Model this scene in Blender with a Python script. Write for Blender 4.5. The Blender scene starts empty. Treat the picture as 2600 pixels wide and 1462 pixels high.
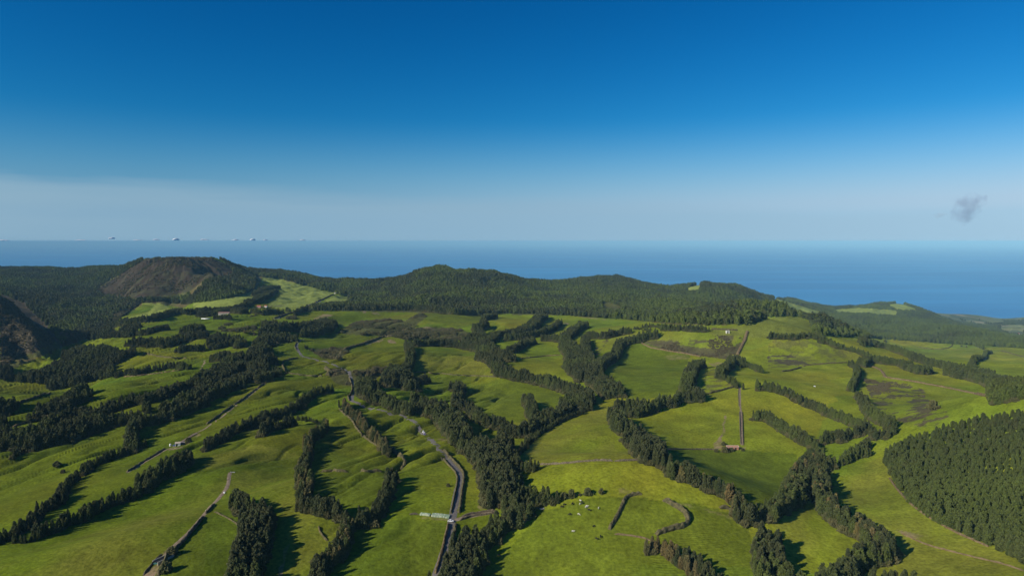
import bpy, bmesh, math, random
import numpy as np
from mathutils import Vector
R = math.radians
S = bpy.context.scene
random.seed(7); rng = np.random.default_rng(7)

# ------------------------------------------------------------------ camera, sky, sun, exposure
F, CX, CY, H, PITCH = 1731.0, 1300.0, 731.0, 560.0, R(3.93)   # focal length in photo pixels, camera height above the sea
cd = bpy.data.cameras.new('camera'); cam = bpy.data.objects.new('camera', cd); S.collection.objects.link(cam)
cd.sensor_width = 36; cd.lens = 36 * F / 2600; cd.clip_start = 1; cd.clip_end = 900000
cam.location = (0, 0, H); cam.rotation_euler = (R(90) - PITCH, 0, 0)
S.camera = cam
SUN_EL, SUN_AZ = R(29), R(238)                    # shadows fall ahead and to the right
W = bpy.data.worlds.new('World'); S.world = W; W.use_nodes = True
nt = W.node_tree; nt.nodes.clear()
wo = nt.nodes.new('ShaderNodeOutputWorld'); bg = nt.nodes.new('ShaderNodeBackground')
sky = nt.nodes.new('ShaderNodeTexSky'); sky.sky_type = 'NISHITA'; sky.sun_disc = False
sky.sun_elevation = SUN_EL; sky.sun_rotation = SUN_AZ; sky.altitude = 560
sky.air_density = 1.0; sky.dust_density = 0.6; sky.ozone_density = 3.0
hs = nt.nodes.new('ShaderNodeHueSaturation'); hs.inputs['Saturation'].default_value = 1.22; hs.inputs['Hue'].default_value = 0.488
tc = nt.nodes.new('ShaderNodeTexCoord'); sep = nt.nodes.new('ShaderNodeSeparateXYZ')
mp = nt.nodes.new('ShaderNodeMapping'); mp.inputs['Scale'].default_value = (2.2, 2.2, 26)
mp.inputs['Rotation'].default_value = (0, R(3), 0)
no = nt.nodes.new('ShaderNodeTexNoise'); no.inputs['Scale'].default_value = 1.6; no.inputs['Detail'].default_value = 7; no.inputs['Roughness'].default_value = .55
def wm(op, a, b, clamp=False):
    m = nt.nodes.new('ShaderNodeMath'); m.operation = op; m.use_clamp = clamp
    for i, v in enumerate((a, b)):
        if hasattr(v, 'links'): nt.links.new(v, m.inputs[i])
        else: m.inputs[i].default_value = v
    return m.outputs[0]
L_ = nt.links.new
L_(tc.outputs['Generated'], sep.inputs[0]); L_(tc.outputs['Generated'], mp.inputs[0]); L_(mp.outputs[0], no.inputs['Vector'])
# thin veil of high cloud low over the sea, its upper edge falling towards the right
tilt = wm('MULTIPLY_ADD', sep.outputs['X'], 0.035, False); tilt.node.inputs[2].default_value = 0.0
el = wm('ADD', sep.outputs['Z'], tilt)
edge = wm('ADD', el, wm('MULTIPLY', wm('SUBTRACT', no.outputs['Fac'], .5), .05))
veil = wm('MULTIPLY', wm('SUBTRACT', .066, edge), 45.0, True)
fade = wm('MULTIPLY_ADD', sep.outputs['X'], -0.55, False); fade.node.inputs[2].default_value = .50; fade.node.use_clamp = True
veil = wm('MULTIPLY', veil, wm('MULTIPLY', fade, wm('MULTIPLY_ADD', no.outputs['Fac'], .5, False), True))
veil.node.inputs[1].links[0].from_node.inputs[1].links[0].from_node.inputs[2].default_value = .62
# deepen the blue of the clear sky, channel by channel
sc_ = nt.nodes.new('ShaderNodeSeparateColor'); cc_ = nt.nodes.new('ShaderNodeCombineColor'); L_(sky.outputs[0], hs.inputs['Color']); L_(hs.outputs[0], sc_.inputs[0])
for i, (pw, gn) in enumerate(((2.7, 5.0), (1.35, 1.22), (1.2, 1.42))):
    L_(wm('MULTIPLY', wm('POWER', wm('MULTIPLY', sc_.outputs[i], .075), pw), gn / .1), cc_.inputs[i])
# pale air low over the sea, brighter to the right
rt = wm('MULTIPLY_ADD', sep.outputs['X'], 0.9, True); rt.node.inputs[2].default_value = .42
hc = nt.nodes.new('ShaderNodeMixRGB'); hc.inputs[1].default_value = (1.6, 3.4, 5.2, 1); hc.inputs[2].default_value = (3.9, 6.0, 7.7, 1); L_(rt, hc.inputs[0])
m0 = nt.nodes.new('ShaderNodeMixRGB'); L_(cc_.outputs[0], m0.inputs[1]); L_(hc.outputs[0], m0.inputs[2])
L_(wm('POWER', wm('MULTIPLY', wm('SUBTRACT', .175, sep.outputs['Z']), 7.2, True), 1.7), m0.inputs[0])
mx = nt.nodes.new('ShaderNodeMixRGB'); mx.inputs[2].default_value = (2.9, 4.5, 5.7, 1)
L_(m0.outputs[0], mx.inputs[1]); L_(veil, mx.inputs[0])
L_(mx.outputs[0], bg.inputs[0]); bg.inputs[1].default_value = 0.1
L_(bg.outputs[0], wo.inputs[0])
sl = bpy.data.lights.new('sun', 'SUN'); sl.energy = 5.0; sl.angle = R(.53); sl.color = (1, .93, .80)
so = bpy.data.objects.new('sun', sl); S.collection.objects.link(so)
TOSUN = Vector((math.sin(SUN_AZ) * math.cos(SUN_EL), math.cos(SUN_AZ) * math.cos(SUN_EL), math.sin(SUN_EL)))
so.rotation_euler = TOSUN.to_track_quat('Z', 'Y').to_euler(); so.location = (0, 0, 900)
vs = S.view_settings; S.display_settings.display_device = 'sRGB'
vs.view_transform = 'Standard'; vs.look = 'None'; vs.exposure = 0.0; vs.gamma = 1; vs.use_curve_mapping = False
S.render.engine = 'CYCLES'
S.cycles.max_bounces = 4; S.cycles.diffuse_bounces = 2; S.cycles.volume_bounces = 0; S.cycles.transparent_max_bounces = 6
S.cycles.use_denoising = True; S.cycles.sample_clamp_indirect = 4

# ------------------------------------------------------------------ helpers
CROPS = {}
for i in range(4): CROPS['A%d' % (i + 1)] = (650 * i, 600, 650 / 2573)
for i in range(5): CROPS['B%d' % (i + 1)] = (520 * i, 860, 520 / 2576)
for i in range(5): CROPS['C%d' % (i + 1)] = (520 * i, 1140, 520 / 2340)
def P(c, *pts):                    # points read off an enlarged piece of the photo -> photo pixels
    if c is None: return [tuple(p) for p in pts]
    ox, oy, s = CROPS[c]; return [(ox + s * x, oy + s * y) for x, y in pts]

def hash2(ix, iy, seed):
    h = (ix.astype(np.int64) * 374761393 + iy.astype(np.int64) * 668265263 + seed * 1442695041) & 0xFFFFFFFF
    h = ((h ^ (h >> 13)) * 1274126177) & 0xFFFFFFFF
    return ((h ^ (h >> 16)) & 0xFFFFFF) / float(0xFFFFFF)
def vnoise(x, y, seed=0):
    ix, iy = np.floor(x), np.floor(y); fx, fy = x - ix, y - iy
    fx = fx * fx * fx * (fx * (fx * 6 - 15) + 10); fy = fy * fy * fy * (fy * (fy * 6 - 15) + 10)
    a, b = hash2(ix, iy, seed), hash2(ix + 1, iy, seed); c, d = hash2(ix, iy + 1, seed), hash2(ix + 1, iy + 1, seed)
    return (a + (b - a) * fx) * (1 - fy) + (c + (d - c) * fx) * fy
def fbm(x, y, sc, oct=4, seed=0, rough=.5):
    t = 0; a = 1; n = 0
    for o in range(oct):
        t = t + a * (vnoise(x / sc, y / sc, seed + o) - .5); n += a; a *= rough; sc = sc / 2.03
    return t / n * 2
def sstep(a, b, x):
    t = np.clip((x - a) / (b - a), 0, 1); return t * t * (3 - 2 * t)
cp, sp_ = math.cos(PITCH), math.sin(PITCH)
def ray(x, y):                     # photo pixel -> (X/Y, Z/Y)
    up = (CY - y) / F; fw = cp + up * sp_
    return (x - CX) / F / fw, (up * cp - sp_) / fw
def proj(X, Y, Z):
    Z = Z - H; d = Y * cp - Z * sp_
    return CX + F * X / d, CY - F * (Y * sp_ + Z * cp) / d

# ------------------------------------------------------------------ terrain
pts = []
def cpt(x, y, D):
    a, b = ray(x, y); pts.append((a, math.log(D), H + b * D))
def drop(u, D):
    return 157 + .008 * (D - 350) + .125 * max(D - 800, 0) * float(sstep(.28, .66, u)) + 14 * float(sstep(-.4, -.8, u)) * min(1, D / 1000)
for D in (110, 200, 300, 400, 550, 750, 1000, 1300, 1650):
    for u in (-2.2, -1.6, -1.2, -.95, -.75, -.6, -.45, -.3, -.15, 0, .15, .3, .45, .6, .75, .95, 1.2, 1.6, 2.2):
        if D > 900 and -1 < u < -.56: continue
        if u > .5 and u < 1.3 and D < 700: continue
        pts.append((u, math.log(D), H - drop(u, D)))
ridge = [(-900, 690, 3600), (-500, 690, 3600), (-250, 684, 3500), (0, 680, 3600), (100, 683, 3600), (200, 684, 3600), (290, 678, 3500), (335, 671, 3050),
 (372, 653, 2850), (420, 653, 2800), (470, 651, 2780), (500, 654, 2780), (545, 652, 2780), (590, 674, 2950), (660, 684, 3200), (720, 691, 3300), (780, 702, 3300),
 (830, 711, 3200), (880, 714, 3100), (940, 713, 2950), (990, 711, 2800), (1020, 703, 2700), (1050, 690, 2650), (1085, 682, 2600), (1120, 680, 2600),
 (1180, 683, 2600), (1250, 689, 2650), (1300, 704, 2750), (1370, 715, 3000), (1430, 713, 3100), (1480, 709, 3150), (1530, 702, 3200), (1570, 703, 3200),
 (1610, 711, 3200), (1650, 721, 3200), (1700, 731, 3300), (1740, 730, 2950), (1770, 724, 2850), (1800, 722, 2800), (1830, 722, 2750), (1860, 723, 2750), (1890, 732, 2750), (1930, 752, 2800),
 (1960, 760, 3300), (1990, 764, 3500), (2040, 775, 3600), (2100, 787, 3600), (2150, 786, 3700), (2190, 779, 3700), (2230, 779, 3700), (2270, 773, 3800),
 (2300, 778, 3750), (2340, 790, 3700), (2375, 803, 3600)]
for x, y, D in ridge:
    cpt(x, y, D)
    a, b = ray(x, y); z = H + b * D
    pts.append((a, math.log(D * 1.22), z - 75)); pts.append((a, math.log(D * 1.5), max(-30, z - 230)))
    if x > 300 and x < 1700:       # convex slopes below the skyline
        z0 = H - drop(a, 1650); Dm = 1650 + (D - 1650) * .55; pts.append((a, math.log(Dm), z0 + (z - z0) * .60))
for x, y, D in [(2130, 822, 2500), (2250, 830, 2550), (2200, 850, 2100), (2350, 850, 2300), (2450, 835, 2500), (2560, 870, 2000), (2600, 860, 2200), (2050, 810, 2500), (1950, 800, 2300),
                (2400, 797, 4900), (2450, 797, 4900), (2480, 806, 4700), (2540, 809, 4900), (2600, 805, 5000), (2680, 805, 5000), (2800, 808, 4900), (3100, 808, 4900), (2430, 822, 3900), (2560, 824, 3800),
                (2700, 830, 3500), (3000, 840, 3300), (2500, 845, 2900), (2620, 848, 2900),
                # ravine and its bare spurs on the left
                (0, 737, 1480), (-160, 712, 1440), (-420, 690, 1420), (60, 790, 1490), (110, 835, 1490), (165, 874, 1480), (90, 765, 2100), (160, 800, 1950), (240, 832, 1700), (60, 735, 2500), (180, 750, 2500), (300, 770, 2150),
                (0, 786, 1400), (70, 846, 1310), (0, 848, 1300), (120, 885, 1330), (-200, 740, 1400), (-200, 820, 1300), (0, 862, 1275), (60, 876, 1290), (130, 902, 1290), (0, 928, 1110), (85, 914, 1170), (-200, 900, 1080), (-300, 900, 950),
                (240, 870, 1250), (330, 800, 1650), (520, 790, 1700), (170, 955, 980), (0, 1000, 830), (250, 1000, 800),
                (560, 750, 2300), (700, 740, 2250), (820, 750, 2150), (640, 700, 2750), (450, 740, 2200), (300, 735, 2600)]:
    cpt(x, y, D)
for x, zz in ((-420, -105), (-250, -118), (-100, -132), (0, -152), (60, -186), (110, -208)):
    pts.append((ray(x, 740)[0], math.log(1660), H + zz)); pts.append((ray(x, 740)[0], math.log(1900), H + zz - 25))
for u in (.5, .6, .7, .8, .95, 1.3, 2): pts.append((u, math.log(5400 if u < .95 else 5600), -25)); pts.append((u, math.log(7000), -60))
for u in (-2, -1.4, -1, -.7, -.4, -.1, .2, .4): pts.append((u, math.log(6500), -60))
PT = np.array(pts); PT[:, 1] *= .42
def tps_k(r2): return np.where(r2 > 0, r2 * np.log(np.maximum(r2, 1e-12)), 0)
n = len(PT); d2 = (PT[:, None, 0] - PT[None, :, 0]) ** 2 + (PT[:, None, 1] - PT[None, :, 1]) ** 2
A = np.zeros((n + 3, n + 3)); A[:n, :n] = tps_k(d2) + np.eye(n) * 2e-5; A[:n, n] = 1; A[:n, n + 1:] = PT[:, :2]; A[n:, :n] = A[:n, n:].T
wts = np.linalg.solve(A, np.concatenate([PT[:, 2], [0, 0, 0]]))
UC = np.linspace(-1.9, 1.9, 620); VC = np.linspace(math.log(120), math.log(6200), 330)
ug, vg = np.meshgrid(UC, VC); q = np.stack([ug.ravel(), vg.ravel() * .42], 1); zc = np.empty(len(q))
for i in range(0, len(q), 20000):
    b = q[i:i + 20000]; dd = (b[:, None, 0] - PT[None, :, 0]) ** 2 + (b[:, None, 1] - PT[None, :, 1]) ** 2
    zc[i:i + 20000] = tps_k(dd) @ wts[:n] + wts[n] + b @ wts[n + 1:]
zc = zc.reshape(ug.shape)
for _ in range(2):
    zc[1:-1] = (zc[:-2] + 2 * zc[1:-1] + zc[2:]) / 4; zc[:, 1:-1] = (zc[:, :-2] + 2 * zc[:, 1:-1] + zc[:, 2:]) / 4
# working grid: fine where the photo looks
UF = np.concatenate([np.linspace(-1.85, -.86, 70, endpoint=False), np.linspace(-.86, .86, 1330), np.linspace(.86, 1.85, 71)[1:]])
VF = np.linspace(math.log(125), math.log(6000), 1010)
def bil(G, us, vs_, u, v):
    fi = np.interp(u, us, np.arange(len(us))); fj = np.interp(v, vs_, np.arange(len(vs_)))
    i = np.minimum(fi.astype(int), len(us) - 2); j = np.minimum(fj.astype(int), len(vs_) - 2); a = fi - i; b = fj - j
    return (G[j, i] * (1 - a) + G[j, i + 1] * a) * (1 - b) + (G[j + 1, i] * (1 - a) + G[j + 1, i + 1] * a) * b
UG, VG = np.meshgrid(UF, VF)
Z = bil(zc, UC, VC, UG, VG)
YG = np.exp(VG); XG = UG * YG
def bump(x, y, D, amp, rx, ry=None, rot=0, p=2):
    """smooth hill centred at the ground point seen at photo pixel x at depth D"""
    global Z
    ry = ry or rx; a, _ = ray(x, y); X0, Y0 = a * D, D; c, s = math.cos(rot), math.sin(rot)
    dx, dy = XG - X0, YG - Y0; ex, ey = (dx * c + dy * s) / rx, (-dx * s + dy * c) / ry
    Z += amp * np.exp(-(ex * ex + ey * ey) ** (p / 2))
bump(1625, 1340, 392, 31, 80, 62)                # grassy mound in the foreground
bump(1985, 840, 1420, 42, 170, 130)              # green dome
bump(1830, 880, 1130, 26, 210, 110)              # heath hill
bump(2060, 900, 1080, 22, 190, 90)
bump(1870, 1010, 700, 10, 130, 80)
bump(1190, 900, 900, 9, 120, 70)
rc = np.hypot((XG - 400) / 150, (YG - 500) / 172); Z += 36 * (1 - sstep(0, 1, rc))      # wooded cone on the right
bump(300, 1400, 340, 7, 120, 60, .5)
far = sstep(1500, 2300, YG); near = 1 - far
Z += fbm(XG, YG, 190, 2, 11) * (8.0 * near + 7 * far) * (1 - sstep(4300, 5200, YG))
# gullies and creases running down the pastures
ca, sa = math.cos(.62), math.sin(.62)
gx, gy = XG * ca - YG * sa, XG * sa + YG * ca
wx = fbm(XG, YG, 60, 3, 31) * 12
Z += fbm(XG, YG, 75, 2, 87) * 3.6 * near * sstep(230, 330, YG)
g1 = np.clip(1 - np.abs(fbm(gx + wx, (gy + wx) * .17, 26, 3, 41)) * 3.4, 0, 1) ** 2
gm = sstep(-.15, .4, fbm(XG, YG, 210, 2, 51) + .25 - 1.1 * sstep(-.08, .05, UG)) * near
gm = gm * (1 - sstep(-.17, -.12, UG) * sstep(460, 420, YG))          # the smooth fields by the road junction
Z -= g1 * 4.6 * gm
g2 = np.clip(1 - np.abs(fbm(gx - wx, (gy + wx) * .2, 13, 2, 45)) * 3.0, 0, 1) ** 2
Z -= g2 * 1.5 * gm
Z += fbm(gx, gy * .35, 30, 3, 47) * 1.2 * gm
Z += fbm(gx, gy * .3, 15, 2, 61) * .45 * near * (.12 + gm)
Z += fbm(XG, YG, 5.0, 2, 71) * .16 * near
Z += fbm(gx, gy * .22, 80, 2, 83) * 10 * near * sstep(.02, -.12, UG)
rv = sstep(-.52, -.66, UG) * sstep(950, 1150, YG) * sstep(2000, 1600, YG)
Z += (np.abs(fbm(XG, YG, 95, 5, 85, .6)) * -34 + fbm(XG, YG, 30, 3, 86) * 5) * rv
rg = 1 - np.abs(fbm(XG + wx, YG * .6, 150, 4, 81)) * 2.5
Z -= np.clip(rg, 0, 1) * 14 * far * (1 - sstep(3900, 4600, YG))
# erosion ribs of the bare volcanic dome
au, _ = ray(470, 652); AX, AY = au * 2800, 2800
ang = np.arctan2(YG - AY, XG - AX); rad = np.hypot(XG - AX, YG - AY)
rib = fbm(ang * 60, rad * .012, 1.3, 4, 91) + .5 * fbm(ang * 24, rad * .006, 1.0, 2, 92)
domem = sstep(620, 430, rad) * sstep(15, 80, rad)
Z += rib * 4.5 * domem

TAN = (Z - H) / YG
CM = np.maximum.accumulate(TAN, 0)
def ground(X, Y):
    return bil(Z, UF, VF, np.asarray(X) / np.asarray(Y), np.log(Y))
def hit(x, y):
    """photo pixel(s) -> point on the terrain, the first one the ray meets"""
    x = np.atleast_1d(np.asarray(x, float)); y = np.atleast_1d(np.asarray(y, float))
    u, t = ray(x, y); fi = np.interp(u, UF, np.arange(len(UF))); i = np.minimum(fi.astype(int), len(UF) - 2); a = fi - i
    T = TAN[:, i] * (1 - a) + TAN[:, i + 1] * a
    ok = T >= t; k = np.where(ok.any(0), ok.argmax(0), len(VF) - 1); k = np.maximum(k, 1); ar = np.arange(len(k))
    t0, t1 = T[k - 1, ar], T[k, ar]; w = np.clip((t - t0) / np.where(abs(t1 - t0) < 1e-12, 1, t1 - t0), 0, 1)
    Y = np.exp(VF[k - 1] + (VF[k] - VF[k - 1]) * w); X = u * Y
    return np.stack([X, Y, ground(X, Y)], 1)
def visible(X, Y, Zt):
    """does a point clear the terrain between it and the camera"""
    return (Zt - H) / Y >= bil(CM, UF, VF, X / Y, np.log(np.maximum(Y * .985, 126)))
def dens(pl, step=12):
    out = []
    for (x0, y0), (x1, y1) in zip(pl[:-1], pl[1:]):
        m = max(1, int(math.hypot(x1 - x0, y1 - y0) / step))
        out += [(x0 + (x1 - x0) * k / m, y0 + (y1 - y0) * k / m) for k in range(m)]
    return out + [pl[-1]]
def inpoly(px, py, poly):
    r = np.zeros(px.shape, bool); xs, ys = [p[0] for p in poly], [p[1] for p in poly]
    m = (px >= min(xs)) & (px <= max(xs)) & (py >= min(ys)) & (py <= max(ys))
    if not m.any(): return r
    x, y = px[m], py[m]; c = np.zeros(x.shape, bool); j = len(poly) - 1
    for i in range(len(poly)):
        xi, yi, xj, yj = poly[i][0], poly[i][1], poly[j][0], poly[j][1]
        if yi != yj: c ^= ((yi > y) != (yj > y)) & (x < (xj - xi) * (y - yi) / (yj - yi) + xi)
        j = i
    r[m] = c; return r
def mat(name, rough=.9, spec=.2):
    m = bpy.data.materials.new(name); m.use_nodes = True; b = m.node_tree.nodes['Principled BSDF']
    b.inputs['Roughness'].default_value = rough; b.inputs['Specular IOR Level'].default_value = spec
    return m, m.node_tree, b
def noisy(name, c0, c1, scale, rough=.85, spec=.25, detail=4, bumpd=0):
    """two colours mixed by noise in object space"""
    m, t, b = mat(name, rough, spec)
    n = t.nodes.new('ShaderNodeTexNoise'); n.inputs['Scale'].default_value = scale; n.inputs['Detail'].default_value = detail
    g = t.nodes.new('ShaderNodeTexCoord'); t.links.new(g.outputs['Object'], n.inputs['Vector'])
    r = t.nodes.new('ShaderNodeValToRGB'); r.color_ramp.elements[0].position = .35; r.color_ramp.elements[1].position = .65
    r.color_ramp.elements[0].color = (*c0, 1); r.color_ramp.elements[1].color = (*c1, 1)
    t.links.new(n.outputs['Fac'], r.inputs[0]); t.links.new(r.outputs[0], b.inputs['Base Color'])
    if bumpd:
        bb = t.nodes.new('ShaderNodeBump'); bb.inputs['Distance'].default_value = bumpd; t.links.new(n.outputs['Fac'], bb.inputs['Height']); t.links.new(bb.outputs[0], b.inputs['Normal'])
    return m
def mesh(name, v, f, m=None, smooth=False):
    me = bpy.data.meshes.new(name); me.from_pydata([tuple(p) for p in v], [], f); me.update()
    if smooth: me.shade_smooth()
    if m: me.materials.append(m)
    return me
def link(name, me, parent=None, loc=None):
    o = bpy.data.objects.new(name, me); S.collection.objects.link(o)
    if parent: o.parent = parent
    if loc is not None: o.location = loc
    return o
def tag(o, label=None, cat=None, group=None, kind=None):
    if label: o['label'] = label
    if cat: o['category'] = cat
    if group: o['group'] = group
    if kind: o['kind'] = kind
    return o

# ------------------------------------------------------------------ what the ground is covered with
PX, PY = proj(XG, YG, Z)
VIS = TAN >= CM - 1e-9
def region(poly, soft=True):
    jx = fbm(XG, YG, 9, 2, 5) * 3; m = inpoly(PX + jx, PY + jx * .4, poly) & (TAN >= CM - .0015)
    return m
nA, nB, nC, nD = fbm(XG, YG, 90, 4, 101), fbm(XG, YG, 22, 4, 111), fbm(XG, YG, 7, 3, 121), fbm(gx, gy * .3, 30, 4, 131)
ur = sstep(-.35, .45, UG)[..., None]
green = np.array([.118, .150, .0215]) * (1 - ur) + np.array([.165, .188, .033]) * ur
olive = np.array([.140, .138, .026]) * (1 - ur) + np.array([.205, .190, .038]) * ur
k = np.clip(.42 + nA * .9 + nD * .5, 0, 1)[..., None]
COL = green * (1 - k) + olive * k
COL *= (1 + nB * .30 + nC * .22)[..., None]
COL *= np.array([.90, 1.03, .38]) * (1 + .16 * ur)
# paddocks grazed at different times: cells about 130 m across, each with its own tint
def cells(x, y, sc, seed):
    x = x / sc + fbm(x, y, 60, 2, seed) * .12; y = y / sc; ix, iy = np.floor(x), np.floor(y); best = np.full(x.shape, 9.); val = np.zeros(x.shape)
    for ax in (-1, 0, 1):
        for ay in (-1, 0, 1):
            cx, cy = ix + ax, iy + ay; d = (cx + hash2(cx, cy, seed + 1) - x) ** 2 + (cy + hash2(cx, cy, seed + 2) - y) ** 2
            m = d < best; best[m] = d[m]; val[m] = hash2(cx, cy, seed + 3)[m]
    return val
pc = cells(XG * .8 - YG * .6, XG * .6 + YG * .8, 135, 401)[..., None]; pd = cells(XG, YG, 190, 411)[..., None]
COL *= (.88 + .26 * pc) * (1 + (pd - .5) * np.array([.26, .04, .10]))
cr = (np.clip(g1 * .8 + g2 * .35, 0, 1) * gm)[..., None]; COL = COL * (1 - cr * .55) + np.array([.040, .055, .014]) * cr * .55      # rushes, with the shade of the creases painted into the colour too
def paint(m, c, amt=1.0, nz=None):
    a = (m * amt if nz is None else m * amt * nz)[..., None]; global COL
    COL = COL * (1 - a) + np.array(c) * (1 + nC * .3 + nB * .2)[..., None] * a
HEATH = (.094, .082, .040); DIRT = (.26, .185, .110); SCRUB = (.085, .085, .030); TUFT = (.190, .182, .030)
BARE = (.036, .026, .017); WOOD = (.045, .052, .020)
lush = [P('B4', (180, 60), (330, 40), (600, 130), (960, 200), (900, 330), (860, 520), (880, 620), (700, 700), (400, 760), (60, 740), (0, 540), (0, 330)),
        P('B2', (880, 170), (1140, 30), (1140, 120), (1200, 220), (920, 230)), P('C2', (1380, -20), (2080, 260), (2070, 400), (1920, 640), (1640, 660), (1380, 560), (1300, 400), (1340, 120)),
        P('C2', (1500, 1150), (1950, 860), (2340, 760), (2340, 1449), (1350, 1449)), P('C3', (0, 790), (430, 850), (400, 1010), (280, 1449), (0, 1449)),
        P('C1', (1880, 1350), (2000, 1150), (2340, 800), (2340, 1449), (1780, 1449)), P('C2', (0, 780), (380, 640), (480, 760), (480, 900), (400, 1100), (340, 1449), (0, 1449)),
        P('B3', (780, 600), (1150, 500), (1640, 570), (1960, 740), (1830, 900), (1500, 700), (1450, 1050), (1270, 1050), (1000, 960), (780, 820)),
        P('A2', (1620, 800), (1700, 750), (2280, 790), (2280, 860), (2060, 920), (1800, 870)), P('B4', (560, 1380), (1400, 1400), (1600, 1400), (2300, 1449), (2300, 2200), (1560, 2100))]
lush.append([(1230, 1470), (1290, 1400), (1370, 1300), (1500, 1265), (1600, 1262), (1760, 1275), (1850, 1300), (1900, 1330), (1925, 1462)])
for i, p in enumerate(lush): paint(region(p), ((.085, .122, .009), (.104, .138, .011), (.092, .120, .010))[i % 3], .72)
tan_ = [P('A4', (0, 990), (480, 1040), (960, 1210), (800, 1270), (430, 1290), (0, 1350)), P('A3', (1300, 1050), (1500, 950), (2573, 960), (2573, 1250), (2200, 1250), (1700, 1170)), P('B3', (160, 90), (350, 85), (750, 135), (900, 240), (980, 250), (1100, 350), (1150, 480), (900, 460), (560, 440), (150, 410), (0, 410), (0, 370), (60, 340)),
        P('B3', (2300, 780), (2576, 900), (2576, 1449), (1380, 1449), (1750, 1120), (2250, 960)), P('C4', (0, 0), (220, 20), (300, 110), (0, 120)), P('C3', (1280, 110), (1280, 20), (2340, -60), (2340, 110), (1480, 170), (1350, 110)),
        P('C1', (0, 1080), (660, 940), (1050, 850), (1420, 690), (1950, 480), (2340, 330), (2340, 730), (2100, 1000), (1600, 1449), (0, 1449)),
        P('C2', (0, 100), (600, -60), (1100, 60), (1100, 520), (1250, 620), (1600, 790), (1500, 1040), (1290, 1300), (1200, 1449), (700, 1449), (900, 700), (680, 570), (420, 500), (0, 650)),
        P('C4', (1750, 800), (2340, 500), (2340, 1449), (2200, 1449), (1960, 1250), (1860, 900)), P('C5', (240, 230), (740, 80), (900, 470), (1400, 880), (2340, 1280), (2340, 1449), (0, 1449), (0, 700), (540, 1080), (720, 1000), (300, 640)),
        P('A3', (810, 1190), (900, 1040), (1240, 960), (1350, 960), (1080, 1040), (1040, 1160), (850, 1240))]
for p in tan_: paint(region(p), TUFT, .45, np.clip(.6 + nD * 1.3 + nA * .8, 0, 1))
# brown heath: patches that break up at their rims
hz = sstep(-.04, .06, fbm(XG, YG * 1.5, 17, 4, 141, .62))
heath = [(P('A3', (1300, 1060), (1500, 1040), (1800, 1010), (1950, 1000), (2360, 960), (2270, 1190), (2180, 1240), (1900, 1200), (1500, 1130)), .95),
         (P('B5', (560, 500), (800, 520), (1100, 560), (1340, 650), (1330, 740), (1600, 900), (1650, 1020), (1500, 1080), (1250, 1100), (980, 1030), (900, 940), (700, 880)), 1),
         (P('A3', (800, 1180), (870, 1070), (1000, 1020), (920, 1100), (860, 1200)), 1), (P('B4', (1120, 700), (1130, 420), (1300, 360), (1330, 470), (1560, 580)), .7),
         (P('A4', (0, 1200), (240, 1190), (430, 1290), (250, 1310), (0, 1260)), 1), (P('A4', (0, 990), (480, 1040), (960, 1210), (800, 1270), (0, 1330)), .5)]
hz2 = sstep(-.02, .05, fbm(XG, YG * 1.3, 12, 3, 145, .55) + .10 * fbm(XG, YG, 60, 2, 146))
for i, (p, a) in enumerate(heath): paint(region(p), HEATH, a, hz2 if i in (1, 3, 5) else hz)
paint(region(P('A3', (1300, 1060), (1500, 1040), (1700, 1090), (1900, 1120), (2250, 1130), (2180, 1240), (1900, 1200), (1500, 1130))), HEATH, .85)
scrub = [P('A1', (0, 280), (1400, 250), (2573, 280), (2573, 540), (2350, 620), (1950, 650), (1850, 720), (1720, 700), (1450, 670), (1200, 820), (1100, 940), (800, 1040), (560, 1140), (200, 1300), (0, 1400)),
         P('A2', (0, 290), (900, 400), (1800, 280), (2573, 370), (2573, 780), (1800, 770), (600, 745), (420, 740), (800, 640), (960, 620), (820, 540), (400, 470), (70, 410), (0, 540)),
         P('A3', (0, 370), (950, 370), (1700, 500), (1900, 470), (2573, 640), (2573, 850), (2150, 890), (1650, 890), (1200, 840), (640, 790), (320, 790), (0, 790)),
         P('A4', (300, 790), (420, 830), (540, 990), (740, 920), (1000, 980), (1700, 1075), (2050, 1090), (2190, 1150), (2110, 1050), (2573, 1080), (2573, 1000), (2340, 960), (2300, 900), (1900, 850), (1700, 800), (1300, 790), (700, 810)),
         P('A2', (800, 970), (1000, 860), (1290, 820), (1500, 850), (1650, 760), (1720, 800), (1560, 940), (1330, 1000), (1000, 990)),
         P('A2', (1340, 1000), (1500, 920), (1750, 905), (2060, 930), (2200, 1000), (2100, 1050), (1700, 1030), (1500, 1040)),
         P('B2', (1290, 130), (1700, 100), (1850, 120), (1700, 260), (1500, 250)), P('B2', (1600, 380), (1800, 400), (2300, 350), (2300, 420), (2150, 500), (1900, 520), (1850, 600), (1640, 560), (1560, 470))]
for p in scrub: paint(region(p), SCRUB, .9)
for p in scrub[:4]: paint(region(p), (.115, .088, .036), .7, sstep(.0, .3, nA))
# ravine flanks on the left: dark heath and rock
paint(region(P('A1', (0, 540), (250, 640), (520, 830), (540, 950), (690, 1000), (560, 1060), (350, 1160), (150, 1230), (0, 1330))), (.075, .060, .040), .9)
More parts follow.
